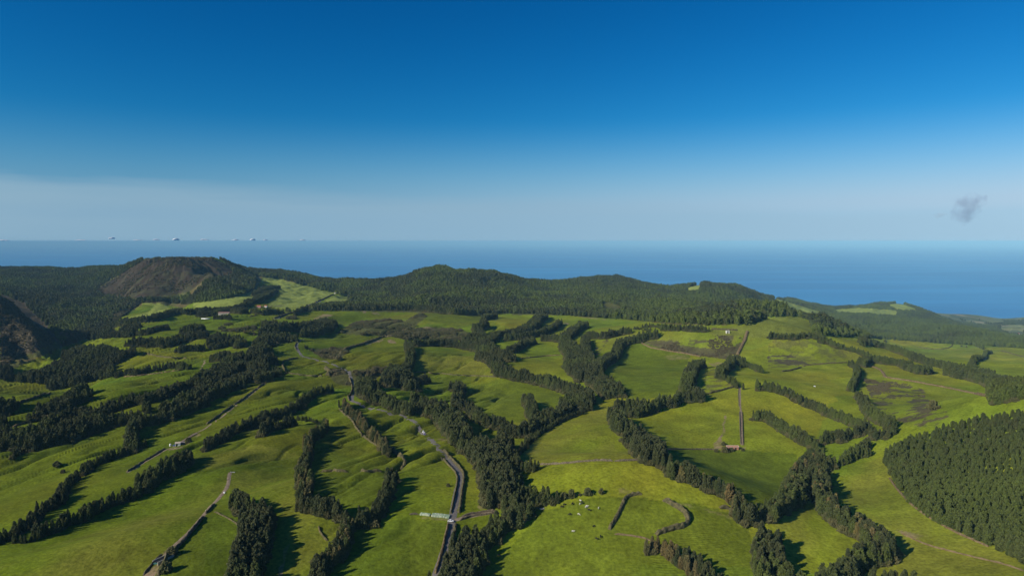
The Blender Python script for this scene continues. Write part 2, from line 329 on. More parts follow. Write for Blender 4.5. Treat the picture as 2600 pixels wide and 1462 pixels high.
# bare volcanic dome with lighter scree ribs
dm = region(P('A1', (930, 560), (1200, 390), (1400, 250), (1480, 220), (1850, 200), (2000, 215), (2110, 210), (2250, 270), (2400, 350), (2200, 420), (2050, 440), (1900, 560), (1500, 620), (1200, 620)))
paint(dm, BARE, .95); paint(dm, (.062, .046, .031), .65, sstep(.02, .5, rib + nC * .3)); paint(dm, (.055, .055, .026), .8, sstep(.1, .6, nB + rad / 900 - .35))
light_f = [[(1800, 836), (1860, 830), (1905, 822), (1945, 809), (1990, 802), (2030, 805), (2056, 816), (2066, 850), (1950, 856), (1800, 850)], P('A1', (1940, 670), (2140, 650), (2400, 600), (2573, 545), (2573, 620), (2400, 700), (2100, 715), (1950, 715)), P('A2', (80, 415), (220, 420), (420, 480), (560, 510), (700, 560), (800, 560), (780, 590), (590, 680), (420, 740), (280, 730), (100, 700), (240, 600), (240, 500), (60, 450)),
           P('A2', (660, 670), (800, 590), (950, 610), (900, 650), (800, 650)), P('A4', (0, 620), (130, 640), (330, 700), (600, 780), (340, 770), (200, 700)), P('A3', (1710, 530), (1900, 480), (1880, 550)), P('A4', (640, 740), (900, 720), (1300, 745), (1290, 800), (1000, 770), (700, 760)), P('A4', (1190, 690), (1320, 670), (1530, 740), (1330, 740)),
           P('A1', (1230, 830), (1480, 760), (1560, 700), (1400, 670), (1600, 670), (1715, 720), (1570, 800)), P('A4', (690, 805), (900, 850), (700, 820)), P('A4', (1700, 780), (1950, 770), (2000, 800), (1800, 810)), P('A4', (2060, 860), (2150, 860), (2100, 880)), P('A4', (2340, 900), (2573, 880), (2573, 930), (2350, 925))]
paint(region(light_f[0]), (.165, .185, .030), .9)
for p in light_f[1:]: paint(region(p), (.215, .255, .050), .95)
paint(region(P('A4', (2350, 930), (2573, 935), (2573, 970), (2480, 985), (2400, 965))), (.42, .34, .18), .95)
coast = region([(2370, 790), (2700, 790), (2700, 875), (2600, 870), (2540, 846), (2430, 822), (2370, 812)]); paint(coast, (.16, .17, .07), .9); paint(coast, (.07, .09, .045), .8, sstep(0, .2, fbm(XG, YG, 160, 3, 151))); paint(coast, (.35, .28, .18), .7, sstep(.35, .5, fbm(XG, YG, 120, 2, 161)))
dirt = [(P('A2', (570, 830), (680, 780), (780, 790), (690, 820), (600, 835)), .9), (P('A2', (1070, 750), (1120, 755), (1110, 772), (1075, 768)), .8), (P('A2', (1140, 772), (1210, 762), (1250, 778), (1180, 785)), .9), (P('A2', (1080, 1080), (1200, 1045), (1290, 1030), (1280, 1045), (1100, 1090)), .8), (P('A2', (1330, 1040), (1390, 1030), (1410, 1075), (1340, 1070)), 1),
        (P('A2', (1340, 1000), (1480, 930), (1560, 920), (1440, 960), (1380, 1010)), .8), (P('A2', (1560, 960), (1680, 905), (1780, 915), (1830, 970), (1700, 950)), .55), (P('A3', (640, 800), (900, 830), (1070, 845), (880, 835), (660, 806)), .9), (P('A3', (500, 865), (560, 870), (580, 885), (540, 885)), .9),
        (P('B4', (1180, 310), (1300, 290), (1380, 300), (1330, 360), (1240, 340)), .9), (P('B4', (600, 210), (900, 200), (960, 250), (700, 270)), .35), (P('B4', (1390, 960), (1415, 970), (1380, 1100), (1400, 1170), (1350, 1250), (1370, 1390), (1260, 1380), (1250, 1320), (1340, 1220), (1360, 1150), (1360, 1060)), .85),
        (P('B4', (1520, 1340), (1680, 1370), (1640, 1400), (1380, 1400), (1390, 1370)), .5), (P('C4', (40, 440), (130, 450), (230, 490), (60, 500)), .85), (P('C4', (300, 505), (600, 590), (900, 640), (1100, 700), (1500, 800), (1750, 800), (1690, 840), (1400, 810), (1000, 690), (700, 620)), .35),
        (P('C5', (880, 920), (1000, 940), (1250, 990), (1150, 1030), (980, 990)), .75), (P('C2', (840, 1449), (850, 1350), (900, 1300), (900, 1150), (1000, 1060), (950, 1150), (915, 1300), (885, 1449)), .65), (P('C1', (1620, 1449), (1660, 1390), (1790, 1310), (1830, 1330), (1790, 1400), (1760, 1449)), 1),
        (P('C1', (1850, 1200), (1940, 1110), (2060, 1030), (2100, 1020), (2000, 1160), (1930, 1215)), .8), (P('C3', (1160, 850), (1400, 740), (1500, 700), (1480, 740), (1330, 830), (1100, 880)), .6), (P('C3', (480, 150), (540, 155), (540, 205), (520, 200)), .7), (P('B1', (2100, 1380), (2300, 1350), (2260, 1320), (2330, 1290), (2390, 1310), (2280, 1370), (2130, 1400)), .8),
        (P('B2', (1990, 60), (2150, 10), (2200, 20), (2020, 70)), .8), (P('B2', (1530, 130), (1600, 125), (1590, 140)), .8), (P('B2', (2330, 370), (2400, 340), (2390, 360)), .8), (P('B3', (350, 1260), (420, 1250), (550, 1290), (540, 1320), (420, 1290)), .45), (P('C3', (780, 640), (850, 640), (850, 680), (790, 680)), .5), (P('B3', (0, 1090), (80, 1090), (100, 1130), (0, 1140)), .7),
        (P('C3', (60, 775), (240, 770), (450, 800), (440, 815), (200, 790)), .5), (P('B1', (2380, 1240), (2500, 1190), (2540, 1210), (2440, 1250)), .6), (P('B5', (780, 400), (830, 410), (830, 470), (800, 480)), .8)]
for p, a in dirt: paint(region(p), DIRT, a, np.clip(.75 + nC * 1.2, 0, 1))
# gently terraced grass (cattle steps) on the near mound
terr = np.zeros_like(Z)
for p in (P('C4', (560, 600), (800, 720), (900, 860), (1050, 800), (1500, 1050), (1620, 1200), (1640, 1449), (1300, 1400), (1000, 1200), (700, 1060), (500, 1000), (850, 900), (800, 850), (650, 780)), P('C4', (330, 1050), (560, 1200), (800, 1449), (500, 1449))):
    terr = np.maximum(terr, region(p).astype(float))
ground_v = np.stack([XG, YG, Z], -1).reshape(-1, 3)
nr, nc = Z.shape
idx = np.arange(nr * nc).reshape(nr, nc)
quads = np.stack([idx[:-1, :-1], idx[:-1, 1:], idx[1:, 1:], idx[1:, :-1]], -1).reshape(-1, 4)
me = bpy.data.meshes.new('ground'); me.vertices.add(len(ground_v)); me.vertices.foreach_set('co', ground_v.ravel())
me.loops.add(quads.size); me.loops.foreach_set('vertex_index', quads.ravel().astype(np.int32))
me.polygons.add(len(quads)); me.polygons.foreach_set('loop_start', (np.arange(len(quads)) * 4).astype(np.int32))
me.update(calc_edges=True); me.shade_smooth()
ca_ = me.color_attributes.new('cover', 'FLOAT_COLOR', 'POINT')
ca_.data.foreach_set('color', np.concatenate([np.clip(COL, 0.005, .6).reshape(-1, 3), np.ones((nr * nc, 1))], 1).ravel())
ta_ = me.attributes.new('steps', 'FLOAT', 'POINT'); ta_.data.foreach_set('value', terr.ravel())
gm_, t, b = mat('pasture', .95, .04)
at = t.nodes.new('ShaderNodeAttribute'); at.attribute_name = 'cover'
tcn = t.nodes.new('ShaderNodeTexCoord'); n1 = t.nodes.new('ShaderNodeTexNoise'); n1.inputs['Scale'].default_value = .55; n1.inputs['Detail'].default_value = 5; n1.inputs['Roughness'].default_value = .65
t.links.new(tcn.outputs['Object'], n1.inputs['Vector'])
mr = t.nodes.new('ShaderNodeMapRange'); mr.inputs[1].default_value = .25; mr.inputs[2].default_value = .75; mr.inputs[3].default_value = .52; mr.inputs[4].default_value = 1.48
t.links.new(n1.outputs['Fac'], mr.inputs[0]); mu = t.nodes.new('ShaderNodeVectorMath'); mu.operation = 'SCALE'
t.links.new(at.outputs['Color'], mu.inputs[0]); t.links.new(mr.outputs[0], mu.inputs['Scale']); t.links.new(mu.outputs[0], b.inputs['Base Color'])
bp = t.nodes.new('ShaderNodeBump'); bp.inputs['Distance'].default_value = .5; bp.inputs['Strength'].default_value = .7; t.links.new(n1.outputs['Fac'], bp.inputs['Height'])
wv = t.nodes.new('ShaderNodeTexWave'); wv.wave_type = 'BANDS'; wv.bands_direction = 'Z'; wv.inputs['Scale'].default_value = .95; wv.inputs['Distortion'].default_value = 2.2; wv.inputs['Detail'].default_value = 2; wv.inputs['Detail Scale'].default_value = .25
mz = t.nodes.new('ShaderNodeMapping'); mz.inputs['Scale'].default_value = (.16, .16, 1.0); t.links.new(tcn.outputs['Object'], mz.inputs[0]); t.links.new(mz.outputs[0], wv.inputs['Vector'])
ts = t.nodes.new('ShaderNodeAttribute'); ts.attribute_name = 'steps'; b2 = t.nodes.new('ShaderNodeBump'); b2.inputs['Distance'].default_value = .10; t.links.new(ts.outputs['Fac'], b2.inputs['Strength'])
t.links.new(wv.outputs['Fac'], b2.inputs['Height']); t.links.new(bp.outputs[0], b2.inputs['Normal']); t.links.new(b2.outputs[0], b.inputs['Normal'])
me.materials.append(gm_)
tag(link('ground', me), 'rolling green pasture land with brown heath patches', None, None, 'structure')

# ------------------------------------------------------------------ sea
def sea():
    rr = np.concatenate([[900], np.geomspace(2500, 320000, 40)]); th = np.linspace(0, 2 * math.pi, 97)[:-1]
    v = [(r * math.sin(a), r * math.cos(a), 0) for r in rr for a in th]; m = len(th)
    f = [(i * m + j, i * m + (j + 1) % m, (i + 1) * m + (j + 1) % m, (i + 1) * m + j) for i in range(len(rr) - 1) for j in range(m)]
    M, t, b = mat('sea_water', .32, .35)
    tc = t.nodes.new('ShaderNodeTexCoord'); mp = t.nodes.new('ShaderNodeMapping'); mp.inputs['Scale'].default_value = (.00012, .0005, 1); mp.inputs['Rotation'].default_value = (0, 0, .12)
    n = t.nodes.new('ShaderNodeTexNoise'); n.inputs['Detail'].default_value = 5; n.inputs['Scale'].default_value = 2.0
    t.links.new(tc.outputs['Object'], mp.inputs[0]); t.links.new(mp.outputs[0], n.inputs['Vector'])
    r = t.nodes.new('ShaderNodeValToRGB'); r.color_ramp.elements[0].position = .42; r.color_ramp.elements[1].position = .66
    r.color_ramp.elements[0].color = (.005, .150, .370, 1); r.color_ramp.elements[1].color = (.025, .250, .500, 1)
    t.links.new(n.outputs['Fac'], r.inputs[0]); t.links.new(r.outputs[0], b.inputs['Base Color'])
    n2 = t.nodes.new('ShaderNodeTexNoise'); n2.inputs['Scale'].default_value = .02; n2.inputs['Detail'].default_value = 8; t.links.new(tc.outputs['Object'], n2.inputs['Vector'])
    bb = t.nodes.new('ShaderNodeBump'); bb.inputs['Distance'].default_value = 6; bb.inputs['Strength'].default_value = .8; t.links.new(n2.outputs['Fac'], bb.inputs['Height']); t.links.new(bb.outputs[0], b.inputs['Normal'])
    tag(link('sea', mesh('sea', v, f, M)), 'deep blue ocean reaching to the hazy horizon', None, None, 'structure')
sea()

# ------------------------------------------------------------------ tree kinds (each 1 m tall, scaled where planted)
def leaf_mat(name, c0, c1, c2):
    m, t, b = mat(name, .8, .15)
    oi = t.nodes.new('ShaderNodeObjectInfo'); a = t.nodes.new('ShaderNodeAttribute'); a.attribute_type = 'INSTANCER'; a.attribute_name = 'tint'
    x1 = t.nodes.new('ShaderNodeMixRGB'); x1.inputs[1].default_value = (*c0, 1); x1.inputs[2].default_value = (*c1, 1); t.links.new(oi.outputs['Random'], x1.inputs[0])
    x2 = t.nodes.new('ShaderNodeMixRGB'); x2.inputs[2].default_value = (*c2, 1); t.links.new(x1.outputs[0], x2.inputs[1]); t.links.new(a.outputs['Fac'], x2.inputs[0])
    tc = t.nodes.new('ShaderNodeTexCoord'); n = t.nodes.new('ShaderNodeTexNoise'); n.inputs['Scale'].default_value = 9; n.inputs['Detail'].default_value = 3; t.links.new(tc.outputs['Object'], n.inputs['Vector'])
    mr = t.nodes.new('ShaderNodeMapRange'); mr.inputs[1].default_value = .3; mr.inputs[2].default_value = .7; mr.inputs[3].default_value = .6; mr.inputs[4].default_value = 1.4; t.links.new(n.outputs['Fac'], mr.inputs[0])
    s = t.nodes.new('ShaderNodeVectorMath'); s.operation = 'SCALE'; t.links.new(x2.outputs[0], s.inputs[0]); t.links.new(mr.outputs[0], s.inputs['Scale']); t.links.new(s.outputs[0], b.inputs['Base Color'])
    return m
M_CON = leaf_mat('conifer_needles', (.036, .046, .017), (.056, .060, .022), (.082, .108, .019))
M_BRN = leaf_mat('rusty_needles', (.120, .088, .032), (.090, .085, .034), (.13, .12, .03))
M_BUSH = leaf_mat('shrub_leaves', (.062, .070, .024), (.095, .088, .032), (.105, .086, .044))
M_BARK = noisy('bark', (.05, .035, .024), (.09, .065, .045), 14)
def crown(seed, rad, prof, lo, nl, ls, lump=.2, tops=1, leaves=4):
    """foliage: a lumpy dark core with hundreds of leaf sprays standing off it"""
    r = random.Random(seed); V, Fa = [], []
    ph = [r.random() * 6.28 for _ in range(8)]
    def rr(t, a):
        l = 1 + lump * (math.sin(a * 2 + ph[0] + t * 5) * .4 + math.sin(a * 3 + ph[1] - t * 9) * .4 + math.sin(a * 5 + ph[2] + t * 17) * .35 + math.sin(t * 23 + ph[3] + a) * .3)
        return rad * prof(t) * l
    off = [(r.uniform(-.05, .05), r.uniform(-.05, .05), r.uniform(.86, 1)) if k else (0, 0, 1) for k in range(tops)]
    for ox, oy, hs_ in off:
        b0 = len(V); NR, NS = 9, 8
        for i in range(NR + 1):
            t = i / NR
            for j in range(NS):
                a = j / NS * 6.2832; q = rr(t, a) * .80; V.append((ox + q * math.cos(a), oy + q * math.sin(a), (lo + (1 - lo) * t * .95) * hs_))
        for i in range(NR):
            for j in range(NS): Fa.append((b0 + i * NS + j, b0 + i * NS + (j + 1) % NS, b0 + (i + 1) * NS + (j + 1) % NS, b0 + (i + 1) * NS + j))
        Fa.append(tuple(b0 + j for j in reversed(range(NS))))
        for _ in range(nl // tops):
            t = r.random() ** 1.15; a = r.random() * 6.2832; q = rr(t, a) * r.uniform(.72, 1.06); z = (lo + (1 - lo) * t) * hs_
            c = Vector((ox + q * math.cos(a), oy + q * math.sin(a), z))
            out = Vector((math.cos(a), math.sin(a), r.uniform(-.5, .7))).normalized(); side = Vector((-math.sin(a), math.cos(a), r.uniform(-.5, .5))).normalized(); up = out.cross(side)
            s = ls * r.uniform(.6, 1.4); b1 = len(V)
            V.extend([tuple(c - side * s * .55), tuple(c + out * s * .9 + up * s * .25), tuple(c + side * s * .55), tuple(c + up * s * .8 - out * s * .1), tuple(c - up * s * .7 + out * s * .1)])
            Fa.extend([(b1, b1 + 1, b1 + 3), (b1 + 1, b1 + 2, b1 + 3), (b1, b1 + 4, b1 + 1), (b1 + 1, b1 + 4, b1 + 2)])
    return V, Fa
def trunk(rad, h, seed):
    r = random.Random(seed); V, Fa = [], []
    for i in range(5):
        t = i / 4; q = rad * (1 - t * .75) * (1.5 if i == 0 else 1); ox = math.sin(t * 3 + seed) * .008
        for j in range(6): V.append((ox + q * math.cos(j * 1.047), q * math.sin(j * 1.047), t * h - .05 * (i == 0)))
    for i in range(4):
        for j in range(6): Fa.append((i * 6 + j, i * 6 + (j + 1) % 6, i * 6 + 6 + (j + 1) % 6, i * 6 + 6 + j))
    for k in range(5):              # limbs running out into the crown
        a = r.random() * 6.28; z = h * r.uniform(.4, .95); L = .13; b = len(V)
        for dx, dz in ((0, -.01), (0, .012), (L, .05)): V.append((dx * math.cos(a), dx * math.sin(a), z + dz))
        V.append((-.01 * math.sin(a), .01 * math.cos(a), z)); Fa += [(b, b + 2, b + 3), (b + 1, b + 3, b + 2), (b, b + 1, b + 2)]
    return V, Fa
con = lambda t: (1 - t) ** .62 * (.72 + .28 * math.sin(min(1, t * 4.5) * 1.57)) + .02
ova = lambda t: math.sqrt(max(0, 1 - (2 * t - .82) ** 2 / 1.42)) * (1 if t < .9 else .8) + .02
col_ = lambda t: (math.sin(min(1, t * 3) * 1.57) * .3 + .7) * (1 - t ** 3.0) ** .7 + .03
dome_ = lambda t: math.sqrt(max(0, 1 - t * t)) + .02
KINDS = []      # (crown mesh, trunk mesh)
spec = [(con, .200, .03, 330, .062, .22, 1), (con, .165, .02, 300, .058, .25, 1), (col_, .185, .02, 340, .062, .28, 2), (con, .235, .04, 360, .068, .3, 2), (ova, .215, .05, 360, .066, .3, 1)]
for i, (pf, rd, lo, nl, ls, lp, tp) in enumerate(spec):
    v, f = crown(100 + i, rd, pf, lo, nl, ls, lp, tp); cm = mesh('crown', v, f, M_CON)
    v, f = trunk(.02, .8, i); KINDS.append((cm, mesh('trunk', v, f, M_BARK)))
BK = []
for i in range(2):
    v, f = crown(140 + i, (.21, .17)[i], (con, col_)[i], .02, 320, .06, .25); v2, f2 = trunk(.02, .8, 9 + i); BK.append((mesh('crown', v, f, M_BRN), mesh('trunk', v2, f2, M_BARK)))
SH = []
for i in range(3):
    v, f = crown(160 + i, (.62, .5, .75)[i], dome_, 0, 170, .20, .35); SH.append(mesh('shrub', v, f, M_BUSH))
LOW = []
for i, (pf, rd, lp) in enumerate(((con, .25, .25), (con, .20, .3), (ova, .27, .35))):
    v, f = crown(180 + i, rd, pf, 0, 90, .12, lp); LOW.append(mesh('far_crown', v, f, M_CON))
def joined(cm, tm):
    b = bmesh.new(); b.from_mesh(cm); nf = len(b.faces); b.from_mesh(tm); b.faces.ensure_lookup_table()
    for fc in b.faces[nf:]: fc.material_index = 1
    m = bpy.data.meshes.new('tree_with_trunk'); b.to_mesh(m); b.free(); m.materials.append(cm.materials[0]); m.materials.append(M_BARK); return m
def kinds(name, meshes):
    c = bpy.data.collections.new(name)
    for i, m in enumerate(meshes): c.objects.link(bpy.data.objects.new('%s_%02d' % (name, i), m))
    return c
C_TREE = kinds('conifer_kind', [joined(*k) for k in KINDS]); C_BRN = kinds('rusty_kind', [joined(*k) for k in BK]); C_SH = kinds('shrub_kind', SH); C_LOW = kinds('far_kind', LOW)
def scatter(name, arr, coll, label, cat=None):
    """arr: x y z height width rot kind tint -> one object that plants a tree at each point"""
    arr = np.asarray(arr, float)
    me = bpy.data.meshes.new(name); me.vertices.add(len(arr)); me.vertices.foreach_set('co', arr[:, :3].ravel())
    def att(n, ty, d):
        a = me.attributes.new(n, ty, 'POINT'); a.data.foreach_set('vector' if ty == 'FLOAT_VECTOR' else 'value', d.ravel())
    att('grow', 'FLOAT_VECTOR', np.stack([arr[:, 4], arr[:, 4], arr[:, 3]], 1)); att('turn', 'FLOAT_VECTOR', np.stack([rng.normal(0, .03, len(arr)), rng.normal(0, .03, len(arr)), arr[:, 5]], 1))
    att('pick', 'INT', arr[:, 6].astype(np.int32)); att('tint', 'FLOAT', arr[:, 7])
    o = link(name, me); ng = bpy.data.node_groups.new(name, 'GeometryNodeTree')
    ng.interface.new_socket('Geometry', in_out='INPUT', socket_type='NodeSocketGeometry'); ng.interface.new_socket('Geometry', in_out='OUTPUT', socket_type='NodeSocketGeometry')
    N = ng.nodes.new; gi, go = N('NodeGroupInput'), N('NodeGroupOutput'); ip = N('GeometryNodeInstanceOnPoints'); ci = N('GeometryNodeCollectionInfo')
    ci.inputs['Collection'].default_value = coll; ci.inputs['Separate Children'].default_value = True; ci.inputs['Reset Children'].default_value = True; ip.inputs['Pick Instance'].default_value = True
    def na(n, ty):
        a = N('GeometryNodeInputNamedAttribute'); a.data_type = ty; a.inputs['Name'].default_value = n; return a.outputs['Attribute']
    l = ng.links.new; l(gi.outputs[0], ip.inputs['Points']); l(ci.outputs[0], ip.inputs['Instance']); l(na('pick', 'INT'), ip.inputs['Instance Index'])
    er = N('FunctionNodeEulerToRotation'); l(na('turn', 'FLOAT_VECTOR'), er.inputs[0]); l(er.outputs[0], ip.inputs['Rotation']); l(na('grow', 'FLOAT_VECTOR'), ip.inputs['Scale']); l(ip.outputs[0], go.inputs[0])
    md = o.modifiers.new('plant', 'NODES'); md.node_group = ng
    return tag(o, label, cat, None, 'stuff')

# ------------------------------------------------------------------ shelter belts: traced along their tops in the photo, planted on the ground
def top_to_base(pl, h):
    pl = dens(pl, 10); x = np.array([p[0] for p in pl]); yt = np.array([p[1] for p in pl]); yb = yt + 25.
    for _ in range(7):
        w = hit(x, yb); _, pt = proj(w[:, 0], w[:, 1], w[:, 2] + h); yb = np.clip(yb + (yt - pt) * .8, yt + 3, yt + 90)
    return hit(x, yb)
ROADS = []     # filled below before planting
def walk(w, step):
    d = np.hypot(np.diff(w[:, 0]), np.diff(w[:, 1])); s = np.concatenate([[0], np.cumsum(d)])
    if s[-1] < step: return w[:1, :2], np.array([[1., 0]])
    q = np.arange(0, s[-1], step); X, Y = np.interp(q, s, w[:, 0]), np.interp(q, s, w[:, 1])
    T = np.stack([np.gradient(X), np.gradient(Y)], 1) if len(q) > 1 else np.array([[1., 0]]); T /= np.maximum(np.linalg.norm(T, axis=1), 1e-6)[:, None]
    return np.stack([X, Y], 1), T
belts = [] # key, label, crop, pts, height, width, rows, kind
def belt(label, c, pts_, h=11, w=8, step=3.4, rusty=0, lowk=0): k = {'C': .80, 'B': .88, 'A': .95}[c[0]]; belts.append((label, P(c, *pts_), h * k, w * (.72 if w > 12 else .66), step, rusty, lowk))
# lower left
belt('dark conifer in the upper lower-left shelter belt', 'C1', [(-60, 960), (40, 900), (130, 870), (240, 820), (330, 770), (400, 690), (470, 600), (620, 550), (700, 480), (740, 340), (830, 270), (900, 240)], 8.5, 8)
belt('dark conifer in the belt above two lower-left belts', 'C1', [(960, 190), (1060, 100), (1200, 50), (1310, 10), (1400, -20), (1500, -50), (1640, -120)], 9, 9)
belt('dark conifer in the clump above the farm track at left', 'B1', [(1640, 1080), (1660, 1150), (1680, 1240)], 12, 10)
belt('dark conifer in the clump above the farm track at left', 'B1', [(1640, 1250), (1700, 1010), (1800, 970), (1900, 950), (2100, 900)], 11, 9)
belt('dark conifer in the long belt above the bottom left field', 'C1', [(400, 880), (500, 830), (620, 810), (680, 790), (760, 730), (860, 710), (960, 690), (1020, 620), (1140, 570), (1240, 530), (1360, 500), (1480, 440), (1620, 400)], 9.5, 7)
belt('tall conifer thickening the belt by the lower left field', 'C1', [(1640, 330), (1700, 250), (1760, 190), (1900, 160), (2000, 110), (2080, 50), (2130, 0)], 12, 14, 3.2)
belt('low dark tree at the lower left end of a shelter belt', 'C1', [(-40, 990), (60, 930), (190, 990), (300, 985), (380, 975)], 5, 6)
belt('conifer in the belt climbing from the white farm shed', 'B2', [(0, 1270), (150, 1190), (300, 1100), (520, 1020), (680, 960), (860, 890), (1000, 860), (1180, 770), (1260, 700), (1380, 600), (1480, 580), (1620, 570)], 10.5, 8)
belt('tall conifer in the short clump above the olive hill at left', 'B2', [(680, 1100), (780, 1040), (870, 1010), (1000, 980), (1130, 960)], 11, 8)
belt('small tree in the hedge running from the clump to the vertical belt', 'B2', [(1150, 970), (1320, 990), (1480, 1040)], 4, 4)
belt('tree in the vertical belt left of the square green field', 'B2', [(1520, 1000), (1440, 1100), (1340, 1170), (1300, 1250), (1310, 1400)], 10, 9, rusty=.35)
belt('tree in the vertical belt left of the square green field', 'C2', [(1170, 0), (1120, 130), (1120, 250), (1170, 380), (1110, 480)], 11, 11, rusty=.3)
belt('conifer in the belt below the square green field', 'C2', [(1110, 520), (1180, 540), (1300, 560), (1400, 590), (1540, 610), (1640, 690)], 11, 8)
belt('conifer in the belt right of the square green field', 'C2', [(1740, 690), (1900, 700), (1960, 620), (2030, 490), (2090, 400), (2110, 290), (2160, 225)], 11, 9)
belt('conifer in the belt curving down below the square green field', 'C2', [(1640, 720), (1600, 880), (1560, 1000), (1480, 1080), (1380, 1150), (1310, 1230), (1290, 1340), (1270, 1449), (1250, 1550)], 11.5, 10, rusty=.2)
belt('tall conifer in the broad bottom left clump', 'C2', [(350, 470), (430, 540), (540, 550), (680, 590)], 12, 8, 3.0)
belt('tall conifer in the broad bottom left clump', 'C2', [(640, 640), (620, 780), (590, 920), (550, 1050), (500, 1180), (440, 1320), (410, 1450), (380, 1560)], 12.5, 18, 2.6)
belt('tall conifer in the broad bottom left clump', 'C2', [(520, 640), (510, 780), (480, 920), (440, 1050), (400, 1180), (380, 1300), (350, 1449)], 12, 12, 3.0)
# centre
belt('rusty lit conifer in the slanting belt beside the grey road bend', 'B2', [(1740, 750), (1830, 860), (1920, 910), (1980, 1000), (2060, 1080), (2150, 1180), (2220, 1220), (2300, 1330)], 9.5, 7, rusty=.6)
belt('conifer in the dense belt right of the grey road', 'B2', [(1900, 520), (2000, 600), (2100, 660), (2250, 700), (2400, 760), (2576, 830)], 12, 16, 2.8)
belt('conifer in the dense belt right of the grey road', 'B2', [(1940, 470), (2050, 500), (2120, 540)], 11, 16, 2.8)
belt('tall conifer in the clump behind the dense roadside belt', 'B2', [(2290, 500), (2400, 350), (2440, 480), (2540, 500), (2620, 540)], 12.5, 22, 2.8)
belt('conifer in the dense belt right of the grey road', 'B3', [(40, 700), (140, 700), (260, 780), (380, 790), (420, 860), (560, 930), (620, 1060), (700, 1130), (800, 1190), (900, 1250), (1000, 1290), (1080, 1340), (1180, 1390)], 12.5, 17, 2.7)
belt('conifer in the dense belt right of the grey road', 'B3', [(140, 800), (300, 880), (420, 980), (520, 1080), (620, 1200), (760, 1310), (900, 1400)], 12, 10, 3.0)
belt('conifer in the short row ending at the slumped green slope', 'B3', [(0, 480), (100, 480), (240, 470)], 10, 8)
belt('conifer in the small upright clump on the slumped green slope', 'B3', [(530, 560), (590, 530), (640, 560), (620, 640), (590, 740)], 11, 14, 2.8)
belt('conifer in the row across the middle of the slumped green slope', 'B3', [(650, 780), (740, 770), (780, 870), (900, 940), (1000, 970), (1100, 1010), (1260, 1010)], 10.5, 9)
belt('conifer in the small clump at the right of the slumped green slope', 'B3', [(1480, 700), (1530, 770), (1530, 860), (1580, 910), (1640, 970)], 11, 13, 2.8)
belt('conifer in the belt following the dark stream valley', 'B3', [(1660, 890), (1740, 910), (1850, 870), (1950, 840), (1980, 740), (2080, 660), (2140, 740), (2200, 780)], 11, 16, 2.9)
belt('conifer in the row above the yellow green field', 'B3', [(60, 20), (300, 10), (500, 25), (700, 65), (770, 75)], 11, 8, 3.2)
belt('conifer in the long slanting double belt in the middle', 'B3', [(700, -40), (780, 40), (900, 90), (1050, 110), (1200, 150), (1290, 200)], 12, 16, 2.9)
belt('conifer in the long slanting double belt in the middle', 'B3', [(880, 160), (1000, 200), (1100, 270), (1130, 360), (1250, 380), (1330, 410), (1480, 430), (1600, 460), (1700, 480), (1800, 510), (1950, 550), (2080, 590), (2200, 630), (2240, 700)], 12, 18, 2.7)
belt('conifer in the thick belt above the meeting of two valleys', 'B3', [(1960, 20), (2040, 90), (2060, 150), (2120, 240), (2200, 310), (2300, 400), (2380, 480), (2450, 520), (2576, 620)], 12, 30, 2.7)
belt('low dark tree in the hedge along the yellow field edge', 'B3', [(2280, 760), (2150, 890), (2000, 940), (1850, 1010), (1750, 1070), (1620, 1140), (1540, 1210), (1440, 1300), (1360, 1380), (1290, 1440)], 5.5, 4, 2.6)
belt('conifer in the dark wood above the valley floor', 'B3', [(1180, 1080), (1300, 1080), (1420, 1090), (1500, 1050), (1600, 1000), (1700, 960)], 11.5, 14, 2.9)
belt('conifer in the dark wood above the valley floor', 'B3', [(1210, 1200), (1190, 1300), (1160, 1400)], 12, 14, 2.9)
belt('tall conifer in the valley wood by the stone shelter', 'C3', [(800, -60), (900, 10), (960, 90), (1000, 250), (1020, 380), (1050, 450)], 13, 24, 2.7)
belt('tall conifer in the valley wood by the stone shelter', 'C3', [(860, 120), (920, 230), (950, 360), (1000, 470)], 11, 12, 3)
belt('conifer right of the shaded valley above the pond', 'C3', [(1190, 0), (1200, 110), (1170, 230), (1180, 330)], 9, 8)
belt('conifer in the row at the left end of the field wall', 'C3', [(1240, 150), (1340, 145), (1450, 145)], 7, 6, 3)
belt('conifer right of the shaded valley above the pond', 'C3', [(1200, 280), (1190, 370), (1220, 440), (1330, 450), (1390, 450)], 8.5, 9, 3)
belt('conifer in the row above the parked machines', 'C3', [(1390, 540), (1480, 510), (1580, 470), (1640, 500)], 8.5, 7, 3)
belt('conifer in the dense wood right of the road junction', 'C3', [(1140, 570), (1220, 510), (1300, 560), (1270, 640)], 10, 16, 2.7)
belt('conifer in the dense wood right of the road junction', 'C3', [(1250, 690), (1150, 700), (1040, 720), (970, 820), (910, 900)], 10, 14, 2.7)
belt('conifer in the bottom wood beside the road', 'C3', [(870, 960), (800, 920), (730, 930), (640, 1010), (560, 1090), (500, 1130), (440, 1200), (400, 1290), (350, 1400), (320, 1500)], 11, 15, 2.6)
belt('conifer in the bottom wood beside the road', 'C3', [(820, 1020), (740, 1060), (680, 1150), (620, 1240), (580, 1330), (540, 1449), (520, 1540)], 11.5, 19, 2.5)
